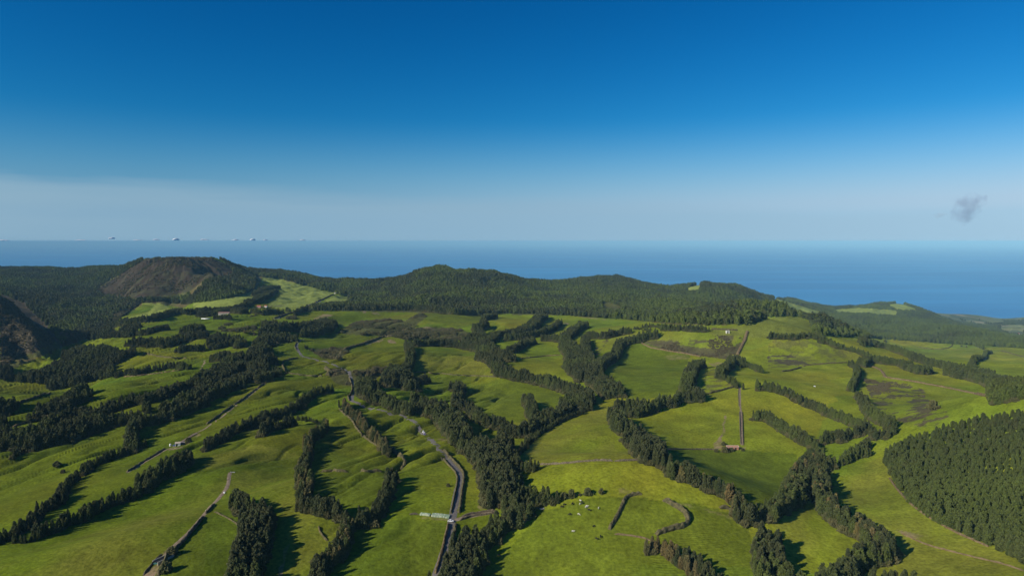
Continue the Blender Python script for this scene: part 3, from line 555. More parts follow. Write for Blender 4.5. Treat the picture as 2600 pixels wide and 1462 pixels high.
# right
belt('tree in the belt left of the barn field', 'B4', [(20, 890), (60, 1000), (130, 1040), (260, 1090), (320, 1160), (400, 1210), (440, 1270), (500, 1320), (600, 1350)], 12, 16, 2.8)
belt('tree in the belt left of the barn field', 'B4', [(120, 1160), (250, 1250), (330, 1340), (420, 1400)], 10, 9, 3)
belt('tree in the belt below the barn field', 'C4', [(450, 20), (560, 50), (640, 120), (700, 160), (800, 190), (900, 220), (960, 260), (1060, 300), (1160, 330), (1240, 360), (1300, 390), (1340, 430), (1400, 490), (1430, 560)], 11, 9, 2.9, rusty=.12)
belt('tree at the bottom of the barn bowl field', 'C4', [(1400, 590), (1460, 650), (1560, 660), (1680, 660)], 11.5, 8, 3)
belt('tree in the belt right of the barn bowl field', 'C4', [(1740, 650), (1800, 560), (1850, 540), (1930, 510), (2000, 450), (2040, 360), (2070, 210), (2130, 160), (2200, 70), (2240, 0)], 11, 12, 2.9, rusty=.1)
belt('tall tree in the inner row by the bowl field', 'C4', [(2070, 470), (2160, 340), (2190, 230), (2260, 200), (2310, 100), (2350, 10)], 11.5, 8, 3)
belt('rusty conifer in the row on the near mound at the bottom', 'C4', [(400, 1005), (500, 1025), (620, 1050), (680, 1120), (760, 1170), (840, 1230), (920, 1290), (1000, 1350), (1060, 1400), (1120, 1480)], 9, 7, 2.8, rusty=.8)
belt('dark conifer in the back row on the near mound at the bottom', 'C4', [(690, 1110), (800, 1150), (900, 1200), (1000, 1270), (1080, 1330), (1180, 1390), (1300, 1460)], 9, 5, 3)
belt('conifer in the left column of the twin belt at the bottom', 'C4', [(1700, 860), (1650, 940), (1640, 1050), (1660, 1170), (1690, 1290), (1730, 1400), (1760, 1500)], 11.5, 8, 2.9)
belt('conifer in the right column of the twin belt at the bottom', 'C4', [(1800, 930), (1830, 1030), (1840, 1130), (1870, 1220), (1920, 1290), (1990, 1330), (2060, 1380), (2150, 1440), (2230, 1500)], 12, 11, 2.8)
belt('tall tree in the long belt left of the wooded cone', 'C5', [(10, 180), (20, 330), (40, 440), (100, 550), (180, 640), (260, 690), (350, 750), (440, 790), (550, 820), (620, 890), (690, 1000)], 12, 13, 2.7, rusty=.12)
belt('tall conifer in the clump ending the belt at lower right', 'C5', [(830, 1000), (740, 1060), (640, 1100), (480, 1110), (400, 1160), (330, 1220), (290, 1310), (200, 1340), (120, 1400), (60, 1450)], 12, 12, 2.7)
belt('conifer in the row along the bottom right edge', 'C5', [(540, 1385), (680, 1385), (800, 1385), (940, 1375), (1020, 1395)], 9, 8, 3)
belt('conifer in the row joining the cone field and the twin belts', 'C5', [(30, 150), (80, 110), (160, 90)], 10, 8, 3)
belt('conifer in the row joining the cone field and the twin belts', 'C5', [(250, 80), (310, 30), (420, 0), (560, -30)], 9, 6, 3)
belt('tree in the hooked belt right of the long green slope', 'B4', [(1090, 270), (1000, 300), (960, 380), (920, 480), (900, 560), (980, 620), (1060, 670)], 11.5, 17, 2.8)
belt('tree in the belt below the long green slope', 'B4', [(0, 770), (80, 770), (200, 770), (360, 790), (450, 800), (520, 750), (640, 710), (730, 740), (800, 670), (880, 650), (980, 680)], 11, 11, 2.9)
belt('tree in the belt below the long green slope', 'B4', [(80, 850), (180, 880), (300, 880), (400, 850), (560, 800)], 9.5, 6, 3)
belt('tree in the forked clump above the barn field', 'B4', [(1320, 390), (1380, 320), (1440, 300), (1470, 220), (1560, 210), (1610, 250)], 11, 13, 2.9)
belt('tree in the forked clump above the barn field', 'B4', [(1590, 300), (1700, 300), (1800, 345), (1850, 365)], 8, 6, 3)
belt('tree in the forked clump above the barn field', 'B4', [(1320, 430), (1400, 440), (1480, 490), (1560, 545), (1600, 560)], 8, 7, 3)
belt('conifer in the upper parallel belt by the barn lane', 'B4', [(1790, 545), (1900, 545), (2000, 565), (2100, 595), (2220, 635), (2330, 705), (2420, 745), (2576, 805)], 10, 9, 2.9)
belt('conifer in the upper parallel belt by the barn lane', 'B5', [(0, 810), (100, 860), (200, 900), (330, 940), (430, 980), (520, 1010), (620, 1050)], 9.5, 9, 2.9)
belt('conifer in the lower parallel belt by the barn lane', 'B4', [(1770, 910), (1830, 890), (1950, 940), (2060, 1010), (2180, 1080), (2280, 1140), (2400, 1200), (2500, 1260), (2576, 1290)], 10, 10, 2.8)
belt('conifer in the row below the two parallel belts', 'B5', [(0, 1190), (100, 1170), (200, 1140), (270, 1170), (380, 1110), (480, 1100), (620, 1050)], 10, 9, 3)
belt('conifer in the vertical belt left of the blotched heath field', 'B5', [(400, 270), (470, 310), (480, 400), (430, 500), (400, 570)], 10, 10, 2.9)
belt('conifer in the vertical belt left of the blotched heath field', 'B5', [(480, 650), (540, 710), (600, 810), (680, 890), (780, 930), (880, 970), (900, 1060)], 10, 10, 2.9)
belt('conifer in the small clump below the blotched heath field', 'B5', [(670, 1150), (760, 1100), (830, 1140)], 9, 8, 3)
belt('conifer in the small clump below the blotched heath field', 'B5', [(600, 1240), (560, 1300), (420, 1360), (330, 1430)], 9, 7, 3)
belt('conifer in the belt along the tan hill', 'B5', [(0, -10), (130, 5), (230, 55), (330, 75), (480, 115), (600, 175), (650, 195)], 9, 8, 3.2)
belt('conifer in the belt along the tan hill', 'A4', [(440, 830), (470, 880), (500, 940), (540, 990), (620, 1025), (700, 1070)], 10, 10, 3.2)
belt('conifer in the row between two domes', 'A4', [(20, 975), (130, 975), (250, 980), (320, 970), (450, 965), (480, 990)], 9, 8, 3.2)
belt('conifer in the thick belt above the blotched heath field', 'B5', [(530, 270), (620, 210), (800, 230), (960, 250), (1060, 270), (1150, 320), (1280, 360), (1380, 340)], 11, 16, 3)
belt('conifer in the long belt crossing the pale right hand fields', 'B5', [(540, -5), (720, 35), (850, 65), (1000, 115), (1150, 165), (1250, 215), (1400, 255), (1550, 285), (1700, 315), (1850, 345), (1950, 375), (2060, 385), (2200, 445), (2300, 475), (2400, 495), (2500, 525), (2620, 590)], 11, 16, 3)
belt('conifer in the thick belt at the right edge fields', 'B5', [(1600, 365), (1700, 375), (1800, 405), (1950, 425), (2100, 465), (2200, 505), (2280, 570), (2320, 640)], 11.5, 20, 2.9)
belt('conifer in the short hooked row among pale fields', 'B5', [(1920, 260), (1980, 215), (2080, 205), (2080, 165), (2160, 145)], 10, 10, 3)
belt('conifer in the short hooked row among pale fields', 'B5', [(1900, 280), (1930, 330), (1960, 370), (2040, 390)], 10, 8, 3)
belt('small conifer standing among pale fields at the right edge', 'B5', [(2390, 580), (2460, 605), (2540, 600), (2560, 610)], 6, 3, 8)
belt('conifer at the near end of the pale field belt', 'A4', [(1010, 985), (960, 1030), (950, 1050)], 9, 8, 3)
# middle distance
for c, pl, h, w in [('A3', [(320, 775), (280, 800), (240, 820), (220, 860), (150, 900), (60, 930), (0, 935)], 12, 26), ('A3', [(480, 835), (420, 885), (300, 935), (150, 965), (-60, 985)], 12, 14), ('A3', [(720, 855), (680, 880), (640, 900), (560, 960), (520, 990)], 12, 24),
    ('A3', [(310, 985), (400, 985), (500, 995), (560, 1020)], 12, 14), ('A3', [(560, 1070), (600, 1110), (650, 1210), (700, 1290), (760, 1370)], 12, 34), ('A3', [(560, 1240), (640, 1320)], 11, 20), ('A3', [(740, 975), (850, 965), (930, 965), (1050, 935), (1190, 915)], 11, 12), ('A3', [(740, 1000), (740, 1090), (780, 1180), (800, 1250)], 12, 16),
    ('A3', [(1460, 945), (1350, 965), (1250, 995), (1160, 1010), (1100, 1035), (1060, 1085), (1040, 1145), (950, 1205), (870, 1255), (850, 1310)], 12, 16), ('A3', [(-20, 1110), (60, 1080), (120, 1045), (220, 1020)], 11, 12), ('A3', [(1320, 880), (1440, 870), (1500, 890)], 7, 8), ('A3', [(1500, 890), (1600, 890), (1750, 892), (1900, 902), (1960, 905)], 9, 14), ('A3', [(1225, 905), (1290, 910)], 5, 8), ('A3', [(1330, 915), (1390, 920)], 5, 8),
    ('A2', [(150, 855), (300, 875), (450, 880), (540, 870)], 13, 16), ('A2', [(560, 855), (700, 830), (780, 855)], 13, 22), ('A2', [(70, 910), (150, 900), (240, 920)], 13, 24), ('A2', [(0, 1070), (60, 1015), (200, 1005), (300, 990), (380, 995)], 12, 22), ('A2', [(0, 1130), (60, 1110), (130, 1100)], 12, 20), ('A2', [(30, 1240), (100, 1195), (190, 1185)], 12, 18),
    ('A2', [(-40, 725), (60, 735), (160, 725), (280, 735)], 12, 10), ('A2', [(310, 715), (370, 725)], 10, 8), ('A2', [(390, 745), (420, 735), (480, 715), (560, 690)], 12, 10), ('A2', [(1000, 690), (850, 685), (700, 690), (560, 690)], 13, 10), ('A2', [(1000, 680), (1300, 690), (1500, 690), (1700, 700), (1900, 725), (2100, 730), (2290, 740)], 14, 14),
    ('A2', [(2290, 800), (2330, 785), (2420, 775)], 12, 14), ('A2', [(2200, 890), (2260, 870), (2310, 850)], 12, 22), ('A2', [(2190, 970), (2250, 1020), (2300, 1070), (2360, 1100)], 12, 30), ('A2', [(2230, 920), (2270, 990)], 12, 24), ('A2', [(1535, 1060), (1560, 1150), (1535, 1250), (1480, 1310)], 11, 14), ('A2', [(1600, 1045), (1750, 1035), (1900, 1045), (2100, 1060), (2200, 1090)], 11, 12),
    ('A2', [(2330, 1030), (2420, 960), (2573, 930)], 11, 20), ('A2', [(1330, 1390), (1400, 1290), (1480, 1340), (1560, 1420)], 12, 20), ('B2', [(880, 350), (960, 380)], 10, 12), ('B2', [(620, 180), (680, 90), (720, 10), (800, 20)], 12, 26), ('B2', [(680, 250), (780, 190), (870, 190)], 12, 16), ('B2', [(130, 190), (220, 180), (400, 190), (560, 200), (640, 190)], 12, 20),
    ('B2', [(0, 430), (150, 380), (270, 290), (340, 230), (420, 210)], 12, 22), ('B2', [(0, 500), (200, 420), (330, 330), (480, 290), (620, 290), (690, 330)], 12, 30), ('B2', [(0, 610), (150, 550), (300, 500), (480, 440), (620, 400), (700, 390), (750, 440)], 12, 26), ('B2', [(-60, 690), (60, 620), (200, 590), (330, 520), (480, 490)], 12, 16), ('B2', [(1250, 75), (1290, 80)], 6, 5), ('B2', [(780, 460), (860, 400), (940, 400)], 9, 6),
    ('B1', [(-40, 780), (60, 770), (150, 780)], 12, 24), ('B1', [(-20, 960), (40, 960)], 11, 14), ('B1', [(370, 950), (430, 940)], 9, 6), ('B1', [(470, 860), (560, 850), (680, 760), (800, 720), (880, 690), (930, 640), (1020, 590), (1100, 560)], 12, 13), ('B1', [(640, 830), (720, 800), (820, 780), (900, 720), (1000, 680), (1130, 640)], 12, 12), ('B1', [(1840, 800), (1850, 830)], 10, 6),
    ('B1', [(-40, 1090), (40, 1080), (90, 1080)], 10, 10), ('B1', [(-40, 1180), (60, 1140), (180, 1150), (320, 1120), (360, 1170), (480, 1090), (560, 1070), (640, 1010), (760, 950), (900, 890), (1040, 880), (1160, 920), (1260, 890), (1360, 810), (1480, 780), (1600, 740), (1720, 700), (1840, 690), (1960, 660), (2080, 610), (2200, 570), (2330, 540), (2460, 490), (2600, 460)], 11.5, 15),
    ('B1', [(-40, 1260), (100, 1220), (250, 1210), (400, 1180), (560, 1120), (700, 1060), (860, 1030), (1000, 990), (1100, 960), (1250, 950)], 11, 16), ('B1', [(160, 1260), (300, 1240), (400, 1230), (560, 1180), (700, 1150), (860, 1160), (1000, 1090), (1150, 1040), (1300, 1000), (1440, 970), (1540, 930), (1660, 900), (1760, 930)], 11, 15), ('B1', [(150, 1390), (250, 1340)], 8, 6),
    ('B1', [(2110, 840), (2200, 760), (2300, 720), (2400, 680), (2500, 640), (2600, 600)], 12, 18), ('B1', [(2150, 900), (2250, 850), (2400, 790), (2600, 720)], 11, 10), ('B1', [(1460, 420), (1560, 390), (1640, 370), (1700, 390), (1780, 370), (1880, 340), (1960, 330), (2060, 310), (2160, 300), (2240, 290), (2370, 310)], 9.5, 7), ('B1', [(2230, 110), (2300, 90), (2420, 85), (2576, 85)], 9, 12),
    ('A1', [(1100, 870), (1200, 850), (1350, 820), (1560, 790), (1660, 760), (1760, 730), (1880, 735), (2000, 720), (2150, 720), (2350, 710), (2480, 660), (2573, 620)], 12, 22), ('A1', [(2000, 750), (2100, 760), (2200, 740), (2300, 720), (2450, 730)], 12, 26), ('A1', [(1210, 920), (1290, 890), (1380, 880)], 12, 22), ('A1', [(1450, 940), (1560, 910), (1700, 890)], 11, 14), ('A1', [(1870, 930), (1960, 890), (2050, 900)], 13, 30), ('A1', [(1880, 1000), (1980, 950), (2050, 960)], 12, 24),
    ('A1', [(1300, 1030), (1420, 1020), (1560, 1030), (1700, 1040), (1800, 1000)], 12, 22), ('A1', [(2120, 1000), (2220, 990), (2300, 1010)], 12, 26), ('A1', [(2120, 1070), (2260, 1040), (2400, 1010), (2420, 1060)], 12, 22), ('A1', [(1790, 1110), (1900, 1100), (2060, 1090)], 9, 8), ('A1', [(2200, 1190), (2300, 1180)], 9, 8), ('A1', [(1300, 640), (1500, 610), (1700, 620), (1800, 640)], 11, 18), ('A1', [(1840, 640), (1960, 620)], 12, 18), ('A1', [(2120, 600), (2250, 560), (2360, 520), (2500, 480)], 13, 26),
    ('A1', [(2480, 650), (2573, 620)], 12, 20), ('A1', [(2150, 792), (2200, 790), (2250, 788), (2300, 792), (2330, 796)], 10, 9), ('A2', [(0, 560), (100, 510), (230, 495)], 13, 30), ('A2', [(0, 620), (100, 570), (200, 530)], 13, 26), ('A2', [(1270, 960), (1400, 900), (1480, 880)], 5, 6), ('A3', [(650, 660), (700, 600), (770, 545)], 13, 16), ('A3', [(460, 700), (560, 670), (640, 660)], 13, 14)]:
    belts.append((None, P(c, *pl), h * (.95 if c[0] == 'A' else .88), w * .72, 3.3, 0, 0))

under = []
trees = []      # x y z h w rot kind tint beltid rusty
for bi, (label, pl, h, w, step, rusty, lowk) in enumerate(belts):
    base = top_to_base(pl, h * .93); c, T = walk(base, step * .72); N = np.stack([-T[:, 1], T[:, 0]], 1)
    rows = max(2, int(round(w / 3.1)))
    for r_ in range(rows):
        off = (r_ - (rows - 1) / 2) * (w / max(rows, 1)) + rng.normal(0, .8, len(c)); al = rng.normal(0, step * .25, len(c)) + (r_ % 2) * step * .5
        q = c + N * off[:, None] + T * al[:, None]; keep = rng.random(len(c)) > .05
        hh = h * (.98 + fbm(q[:, 0], q[:, 1], 14, 2, 201) * .22) * np.where(rng.random(len(c)) < .16, rng.uniform(.45, .7, len(c)), rng.uniform(.78, 1.16, len(c))); z = ground(q[:, 0], q[:, 1])
        tn = np.clip(.12 + fbm(q[:, 0], q[:, 1], 40, 2, 211) * .5 + rng.normal(0, .12, len(c)) + .22 * sstep(-.1, .5, q[:, 0] / q[:, 1]), 0, .8)
        for i in np.nonzero(keep)[0]:
            trees.append((q[i, 0], q[i, 1], z[i] - .15, hh[i], hh[i] * random.uniform(.80, 1.15), random.uniform(0, 6.28), random.choice((0, 0, 1, 1, 2, 3, 3, 4)), tn[i], bi, 1 if random.random() < rusty else 0))
    nu = max(1, int(w / 2.6))
    for r_ in range(nu):            # bramble and fern filling the foot of each belt
        q = c + N * ((r_ - (nu - 1) / 2) * (w / nu) + rng.normal(0, .7, len(c)))[:, None] + T * rng.normal(0, step * .4, len(c))[:, None]; z = ground(q[:, 0], q[:, 1])
        for i in range(len(c)): under.append((q[i, 0], q[i, 1], z[i] - .2, random.uniform(.22, .42) * h, random.uniform(.24, .42) * h, random.uniform(0, 6.28), random.choice((0, 1, 2)), random.uniform(0, .35)))
T_ = np.array(trees)
# roads stay clear
def ribbon(name, pl, w, m, lift, label, kind='structure', step=3.0, cut=True):
    wd = hit(*np.array(dens(pl, 6)).T); c, T = walk(wd, step)
    for _ in range(12 if step < 4 else 3): c[1:-1] = (c[:-2] + 2 * c[1:-1] + c[2:]) / 4
    T = np.gradient(c, axis=0); T /= np.maximum(np.linalg.norm(T, axis=1), 1e-6)[:, None]; N = np.stack([-T[:, 1], T[:, 0]], 1); V, Fa = [], []; nx = 5
    zc_ = ground(c[:, 0], c[:, 1])
    for i in range(len(c)):
        for j in range(nx):
            o = (j / (nx - 1) - .5) * w; q = c[i] + N[i] * o; zz = max(float(ground(q[0], q[1])), zc_[i] - .25 * abs(o)) + lift
            V.append((q[0], q[1], zz if 0 < j < nx - 1 else zz - .12))
    for i in range(len(c) - 1):
        for j in range(nx - 1): Fa.append((i * nx + j, i * nx + j + 1, (i + 1) * nx + j + 1, (i + 1) * nx + j))
    if cut: ROADS.append((c, w / 2 + 1.6))
    return tag(link(name, mesh(name, V, Fa, m, True)), label, None, None, kind)
M_ASPH = noisy('worn_asphalt', (.140, .125, .114), (.185, .165, .146), .6, .85, .2)
M_DIRT = noisy('dirt_track', (.20, .150, .100), (.32, .245, .165), .5, .95, .05, bumpd=.2)
road_near = P('C3', (275, 1530), (300, 1449), (400, 1180), (450, 1000), (480, 830), (505, 700), (540, 500), (575, 390), (578, 300), (540, 220), (470, 150), (400, 70), (330, -20)) + P('B3', (180, 1180), (90, 1080), (0, 990)) + P('B2', (2480, 970), (2400, 950), (2200, 900), (2000, 850), (1900, 810), (1830, 790), (1860, 700), (1868, 600), (1840, 500), (1810, 410), (1700, 360), (1550, 300), (1400, 260), (1230, 225), (1175, 150), (1150, 90), (1180, 40), (1230, 5))
ribbon('road', road_near, 4.3, M_ASPH, .12, 'grey asphalt road winding from the bottom centre up the valley')
ribbon('road', P('A2', (180, 835), (220, 815), (300, 790), (400, 745), (480, 715), (560, 680), (620, 660), (700, 615), (785, 580)), 6.0, M_ASPH, .2, 'straight road climbing between far pastures to a white house', step=8)
ribbon('path', P('C3', (500, 812), (600, 775), (700, 750), (850, 730), (1010, 712)), 2.8, M_DIRT, .1, 'narrow lane leaving the road junction towards the wood')
ribbon('path', P('C1', (1870, 1235), (1960, 1120), (2060, 1050), (2140, 980), (2220, 890), (2290, 800), (2340, 745)) + P('C2', (30, 700), (100, 620), (210, 500), (285, 400), (265, 310), (300, 250)), 2.6, M_DIRT, .1, 'pale dirt track climbing the lower left hill')
ribbon('path', P('C1', (1460, 268), (1700, 120), (1900, 5)) + P('B1', (2180, 1350), (2300, 1280), (2430, 1200), (2576, 1135)) + P('B2', (100, 1055), (180, 1005), (330, 885), (560, 725), (700, 605), (800, 545)), 2.0, M_DIRT, .08, 'walled farm lane crossing the left pastures', step=4)
ribbon('path', P('B4', (1580, 600), (1582, 850), (1592, 910), (1604, 1340)), 1.9, M_DIRT, .08, 'straight walled lane running down to the long barn')
ribbon('path', P('B1', (2576, 270), (2560, 330), (2520, 400)), 3, M_DIRT, .1, 'pale track below the looping hedge', step=5)
ribbon('path', P('A2', (0, 708), (120, 708), (200, 700), (310, 690)), 3.5, M_DIRT, .2, 'pale track past the red roofed farm', step=8)
ok = np.ones(len(T_), bool)
for c, w in ROADS:
    for i in range(0, len(c), 1):
        ok &= (T_[:, 0] - c[i, 0]) ** 2 + (T_[:, 1] - c[i, 1]) ** 2 > w * w
T_ = T_[ok]

# the 300 that show largest are trees of their own, the rest one mass
px, py = proj(T_[:, 0], T_[:, 1], T_[:, 2] + T_[:, 3] * .5); labelled = np.array([belts[int(b)][0] is not None for b in T_[:, 8]])
vis = visible(T_[:, 0], T_[:, 1], T_[:, 2] + T_[:, 3] * .6) & (px > 5) & (px < 2595) & (py < 1440) & labelled
# a tree hidden behind a nearer one does not count
sz = T_[:, 3] * F / np.hypot(T_[:, 1], T_[:, 0]); order = np.argsort(-np.where(vis, sz, -1))
chosen = []; tops_ = np.stack(proj(T_[:, 0], T_[:, 1], T_[:, 2] + T_[:, 3] * .85), 1)
for i in order:
    if not vis[i] or len(chosen) >= 300: break
    nb = (np.abs(tops_[:, 0] - tops_[i, 0]) < sz[i] * .10) & (T_[:, 1] < T_[i, 1] - .5) & (tops_[:, 1] < tops_[i, 1] + 2) & (tops_[:, 1] + sz * .8 > tops_[i, 1])
    if nb.sum() >= 1: continue
    chosen.append(i)
chosen = np.array(chosen)
rest = np.ones(len(T_), bool); rest[chosen] = False
proto = {}
ends = {}
for i in chosen:
    b = int(T_[i, 8]); ends.setdefault(belts[b][0], []).append(i)
for lab, ids in ends.items():
    ids.sort(key=lambda i: -sz[i])
    for r_, i in enumerate(ids):
        x, y, z, h, w, rot, kd, tn, bi, ru = T_[i]; key = ('r', int(kd) % 2) if ru else ('c', int(kd)); cm, tm = BK[key[1]] if ru else KINDS[key[1]]
        nm = 'conifer'
        if key not in proto:
            e = bpy.data.objects.new(nm, None); S.collection.objects.link(e); e.empty_display_size = .5
            link('crown', cm, e); link('trunk', tm, e); proto[key] = e
        else:
            s = proto[key]; e = s.copy(); S.collection.objects.link(e)
            for ch in s.children:
                c2 = ch.copy(); c2.parent = e; S.collection.objects.link(c2)
        e.location = (x, y, z); e.rotation_euler = (0, 0, rot); e.scale = (w, w, h)
        tag(e, lab, 'tree', 'trees: ' + lab)
        if len(ids) > 1:          # say where along the belt it stands
            ys = [T_[k, 1] for k in ids]; rk = sorted(ys).index(T_[i, 1]) / (len(ids) - 1); nb_ = 5 if len(ids) > 9 else 3
            along = (('at the near end', 'towards the near end', 'halfway along', 'towards the far end', 'at the far end') if nb_ == 5 else ('at the near end', 'halfway along', 'at the far end'))[min(nb_ - 1, int(rk * nb_))]
            same = [k for k in ids if min(nb_ - 1, int(sorted(ys).index(T_[k, 1]) / (len(ids) - 1) * nb_)) == min(nb_ - 1, int(rk * nb_))]
            xs = sorted(T_[k, 0] / T_[k, 1] for k in same); q_ = xs.index(x / y)
            side = '' if len(same) < 3 else (', left side' if q_ < len(xs) / 3 else ', right side' if q_ >= len(xs) * 2 / 3 else ', middle')
            if r_ == 0: e['label'] = 'largest ' + lab
            else:
                full = lab + ', ' + along + side; e['label'] = full if len(full.split()) <= 16 else (lab + ', ' + along if len((lab + ', ' + along).split()) <= 16 else lab)
Rt = T_[rest]
g = Rt[Rt[:, 9] == 0]; scatter('conifer_wood', g[:, :8], C_TREE, 'dark conifers massed in the many shelter belts between the pastures', 'trees')
g = Rt[Rt[:, 9] == 1].copy(); g[:, 6] = g[:, 6] % 2; scatter('rusty_conifer_wood', g[:, :8], C_BRN, 'rusty brown conifers scattered through the shelter belts', 'trees')

# ------------------------------------------------------------------ woods that read as one mass
def fill(polys, excl, s, D0, D1, u0, u1, h0, h1, wr=(.9, 1.2), up=10, jit=.45, keep=1.0, kindn=3, seed=300, tint=(.1, .5), clump=0):
    xa, xb = min(u0 * D0, u0 * D1), max(u1 * D0, u1 * D1); nx = int((xb - xa) / s); ny = int((D1 - D0) / s)
    gx_, gy_ = np.meshgrid(np.arange(nx), np.arange(ny)); X = xa + (gx_ + .5 * (gy_ % 2)) * s; Y = D0 + gy_ * s * .95
    X = (X + rng.normal(0, s * jit * .6, X.shape)).ravel(); Y = (Y + rng.normal(0, s * jit * .6, Y.shape)).ravel()
    m = (X / Y > u0) & (X / Y < u1) & (rng.random(len(X)) < keep); X, Y = X[m], Y[m]
    z = ground(X, Y); m = visible(X, Y, z + up); X, Y, z = X[m], Y[m], z[m]
    px, py = proj(X, Y, z); m = np.zeros(len(X), bool)
    for p in polys: m |= inpoly(px, py, p)
    for p in excl: m &= ~inpoly(px, py, p)
    if clump: m &= fbm(X, Y, clump[0], 3, seed + 7) > clump[1]
    hm_ = (h0 + h1) / 2; px, py = proj(X, Y, z + hm_ * .85); mt = np.zeros(len(X), bool)
    for p in polys: mt |= inpoly(px, py, p)
    for p in excl: mt &= ~inpoly(px, py, p)
    m &= mt
    for c_, w_ in ROADS:
        for q_ in c_: m &= (X - q_[0]) ** 2 + (Y - q_[1]) ** 2 > (w_ + 1) ** 2
    X, Y, z = X[m], Y[m], z[m]; k = len(X)
    hh = rng.uniform(h0, h1, k) * (1 + fbm(X, Y, 60, 2, seed) * .35); tn = np.clip(tint[0] + tint[1] * (fbm(X, Y, 130, 3, seed + 3) * 1.6 + rng.normal(0, .3, k)), 0, 1)
    return np.stack([X, Y, z - .1, hh, hh * rng.uniform(*wr, k), rng.uniform(0, 6.28, k), rng.integers(0, kindn, k), tn], 1)
dome_x = P('A1', (960, 520), (1200, 390), (1400, 270), (1480, 200), (1850, 180), (2110, 190), (2250, 250), (2350, 360), (2050, 430), (1950, 560), (1750, 600), (1300, 600), (1050, 580))
ex = light_f + [dome_x, P('A4', (2340, 900), (2573, 880), (2573, 990), (2350, 940))]
sk = [(-60, 560), (2400, 560)]
far_poly = [[(-60, 640), (2400, 640), (2420, 800), (2050, 850), (1900, 830), (1720, 823), (1600, 812), (1460, 803), (1380, 798), (1200, 795), (1080, 788), (760, 790), (740, 788), (760, 778), (850, 765), (890, 755), (650, 700), (650, 730), (600, 765), (480, 770), (430, 765), (350, 770), (320, 790), (290, 800), (280, 830), (230, 850), (160, 880), (140, 850), (60, 770), (-60, 720)]]
mid_gap = P('A3', (900, 640), (1000, 670), (1180, 740), (1050, 740), (930, 720))
hills = fill(far_poly, ex + [mid_gap], 8.2, 1000, 4200, -.80, .66, 8, 14, up=8, seed=310, tint=(.42, .95))
spr = fill([scrub[3]] + [[(2060, 800), (2120, 806), (2200, 802), (2340, 800), (2380, 812), (2430, 822), (2500, 832), (2540, 846), (2600, 872), (2600, 885), (2060, 850)]], ex + [light_f[4]], 8.2, 1000, 4300, .36, .80, 8, 13, up=8, seed=330, tint=(.55, .6))
coastw = fill([[(2370, 806), (2640, 812), (2640, 866), (2540, 846), (2370, 826)]], ex, 15, 2600, 4900, .55, .85, 9, 13, up=4, seed=335, tint=(.1, .3), clump=(200, -.02))
w1 = np.concatenate([hills, spr, coastw])
scatter('forest', w1, C_LOW, 'dense dark green conifer forest covering the far hills', 'forest')
# left valley sides, gorge and mixed wood on the ravine edge
mass1 = [P('B1', (0, 530), (0, 350), (100, 380), (380, 380), (560, 270), (620, 190), (800, 170), (900, 120), (1300, 80), (1500, 110), (1800, 120), (1760, 180), (1420, 350), (1410, 420), (1500, 480), (1400, 490), (1140, 540), (1000, 590), (620, 670), (580, 570)),
         P('B1', (0, 330), (200, 260), (500, 160), (680, 80), (780, 80), (780, 110), (560, 170), (120, 350), (0, 380)), P('A1', (560, 1120), (700, 1010), (900, 900), (1100, 900), (1130, 950), (1380, 940), (1640, 975), (1250, 1020), (850, 1040), (640, 1110)),
         P('A2', (100, 830), (250, 900), (240, 960), (440, 1000), (440, 1030), (60, 1080), (0, 1000)), P('A2', (450, 1020), (450, 880), (700, 830), (800, 870), (790, 960), (620, 1010))]
mw = fill(mass1, light_f + [P('A1', (80, 1360), (560, 1165), (720, 1180), (560, 1240), (400, 1320), (200, 1350))], 4.6, 850, 2100, -.82, -.2, 9, 14, up=9, kindn=5, seed=340, tint=(.05, .35))
scatter('mixed_wood', mw, C_TREE, 'dark mixed wood along the edge of the left ravine', 'wood')
# plantation on the cone at the right
cone = [P('B5', (780, 1480), (830, 1400), (900, 1320), (1050, 1230), (1300, 1130), (1600, 1040), (1900, 970), (2200, 910), (2700, 850), (2700, 1600), (780, 1600)) + []]
cone = [[(2242, 1160), (2252, 1138), (2270, 1120), (2300, 1103), (2360, 1084), (2430, 1062), (2500, 1048), (2640, 1030), (2640, 1450), (2562, 1411), (2531, 1398), (2491, 1380), (2445, 1358), (2404, 1340), (2376, 1327), (2347, 1304), (2302, 1273), (2271, 1225), (2246, 1180)]]
cw = fill(cone, [], 2.75, 260, 760, .45, 1.0, 4.3, 7.0, (1.0, 1.35), up=3, jit=.55, kindn=5, seed=350, tint=(.50, .35))
scatter('plantation_wood', cw, C_TREE, 'evenly planted green conifers covering the cone hill at the right', 'wood')
# shrubs: heath, ravine scrub, roadside thickets
valley = [P('A1', (0, 330), (1300, 330), (1200, 400), (930, 560), (1200, 640), (1700, 640), (1400, 680), (1200, 830), (1100, 940), (700, 1060), (540, 940), (520, 830), (250, 640), (0, 540))]
sh1 = fill(valley, ex, 5.5, 1450, 3700, -.82, -.3, 3.0, 6.5, (.8, 1.1), up=4, seed=360, tint=(.25, .6))
sh2 = fill([P('A1', (0, 540), (250, 640), (520, 830), (540, 950), (690, 1000), (560, 1060), (350, 1160), (150, 1230), (0, 1330))], [], 4.5, 900, 1600, -.82, -.6, 1.0, 2.6, (1.0, 1.6), up=3, seed=370, tint=(.75, .3))
sh3 = fill(scrub[4:6] + scrub[6:8], [], 3.6, 600, 1700, -.35, .1, 1.4, 4.2, (.9, 1.3), up=4, seed=380, tint=(.2, .6), clump=(30, -.12))
sh4 = fill([heath[0][0]], [], 3.4, 850, 1300, .1, .4, .7, 1.8, (1.2, 1.8), up=2, seed=390, tint=(.9, .2), clump=(24, -.02))
sh5 = fill([heath[1][0]], [], 2.6, 700, 1250, .4, .75, .5, 1.3, (1.3, 1.9), up=2, seed=400, tint=(.95, .1), clump=(22, .08))
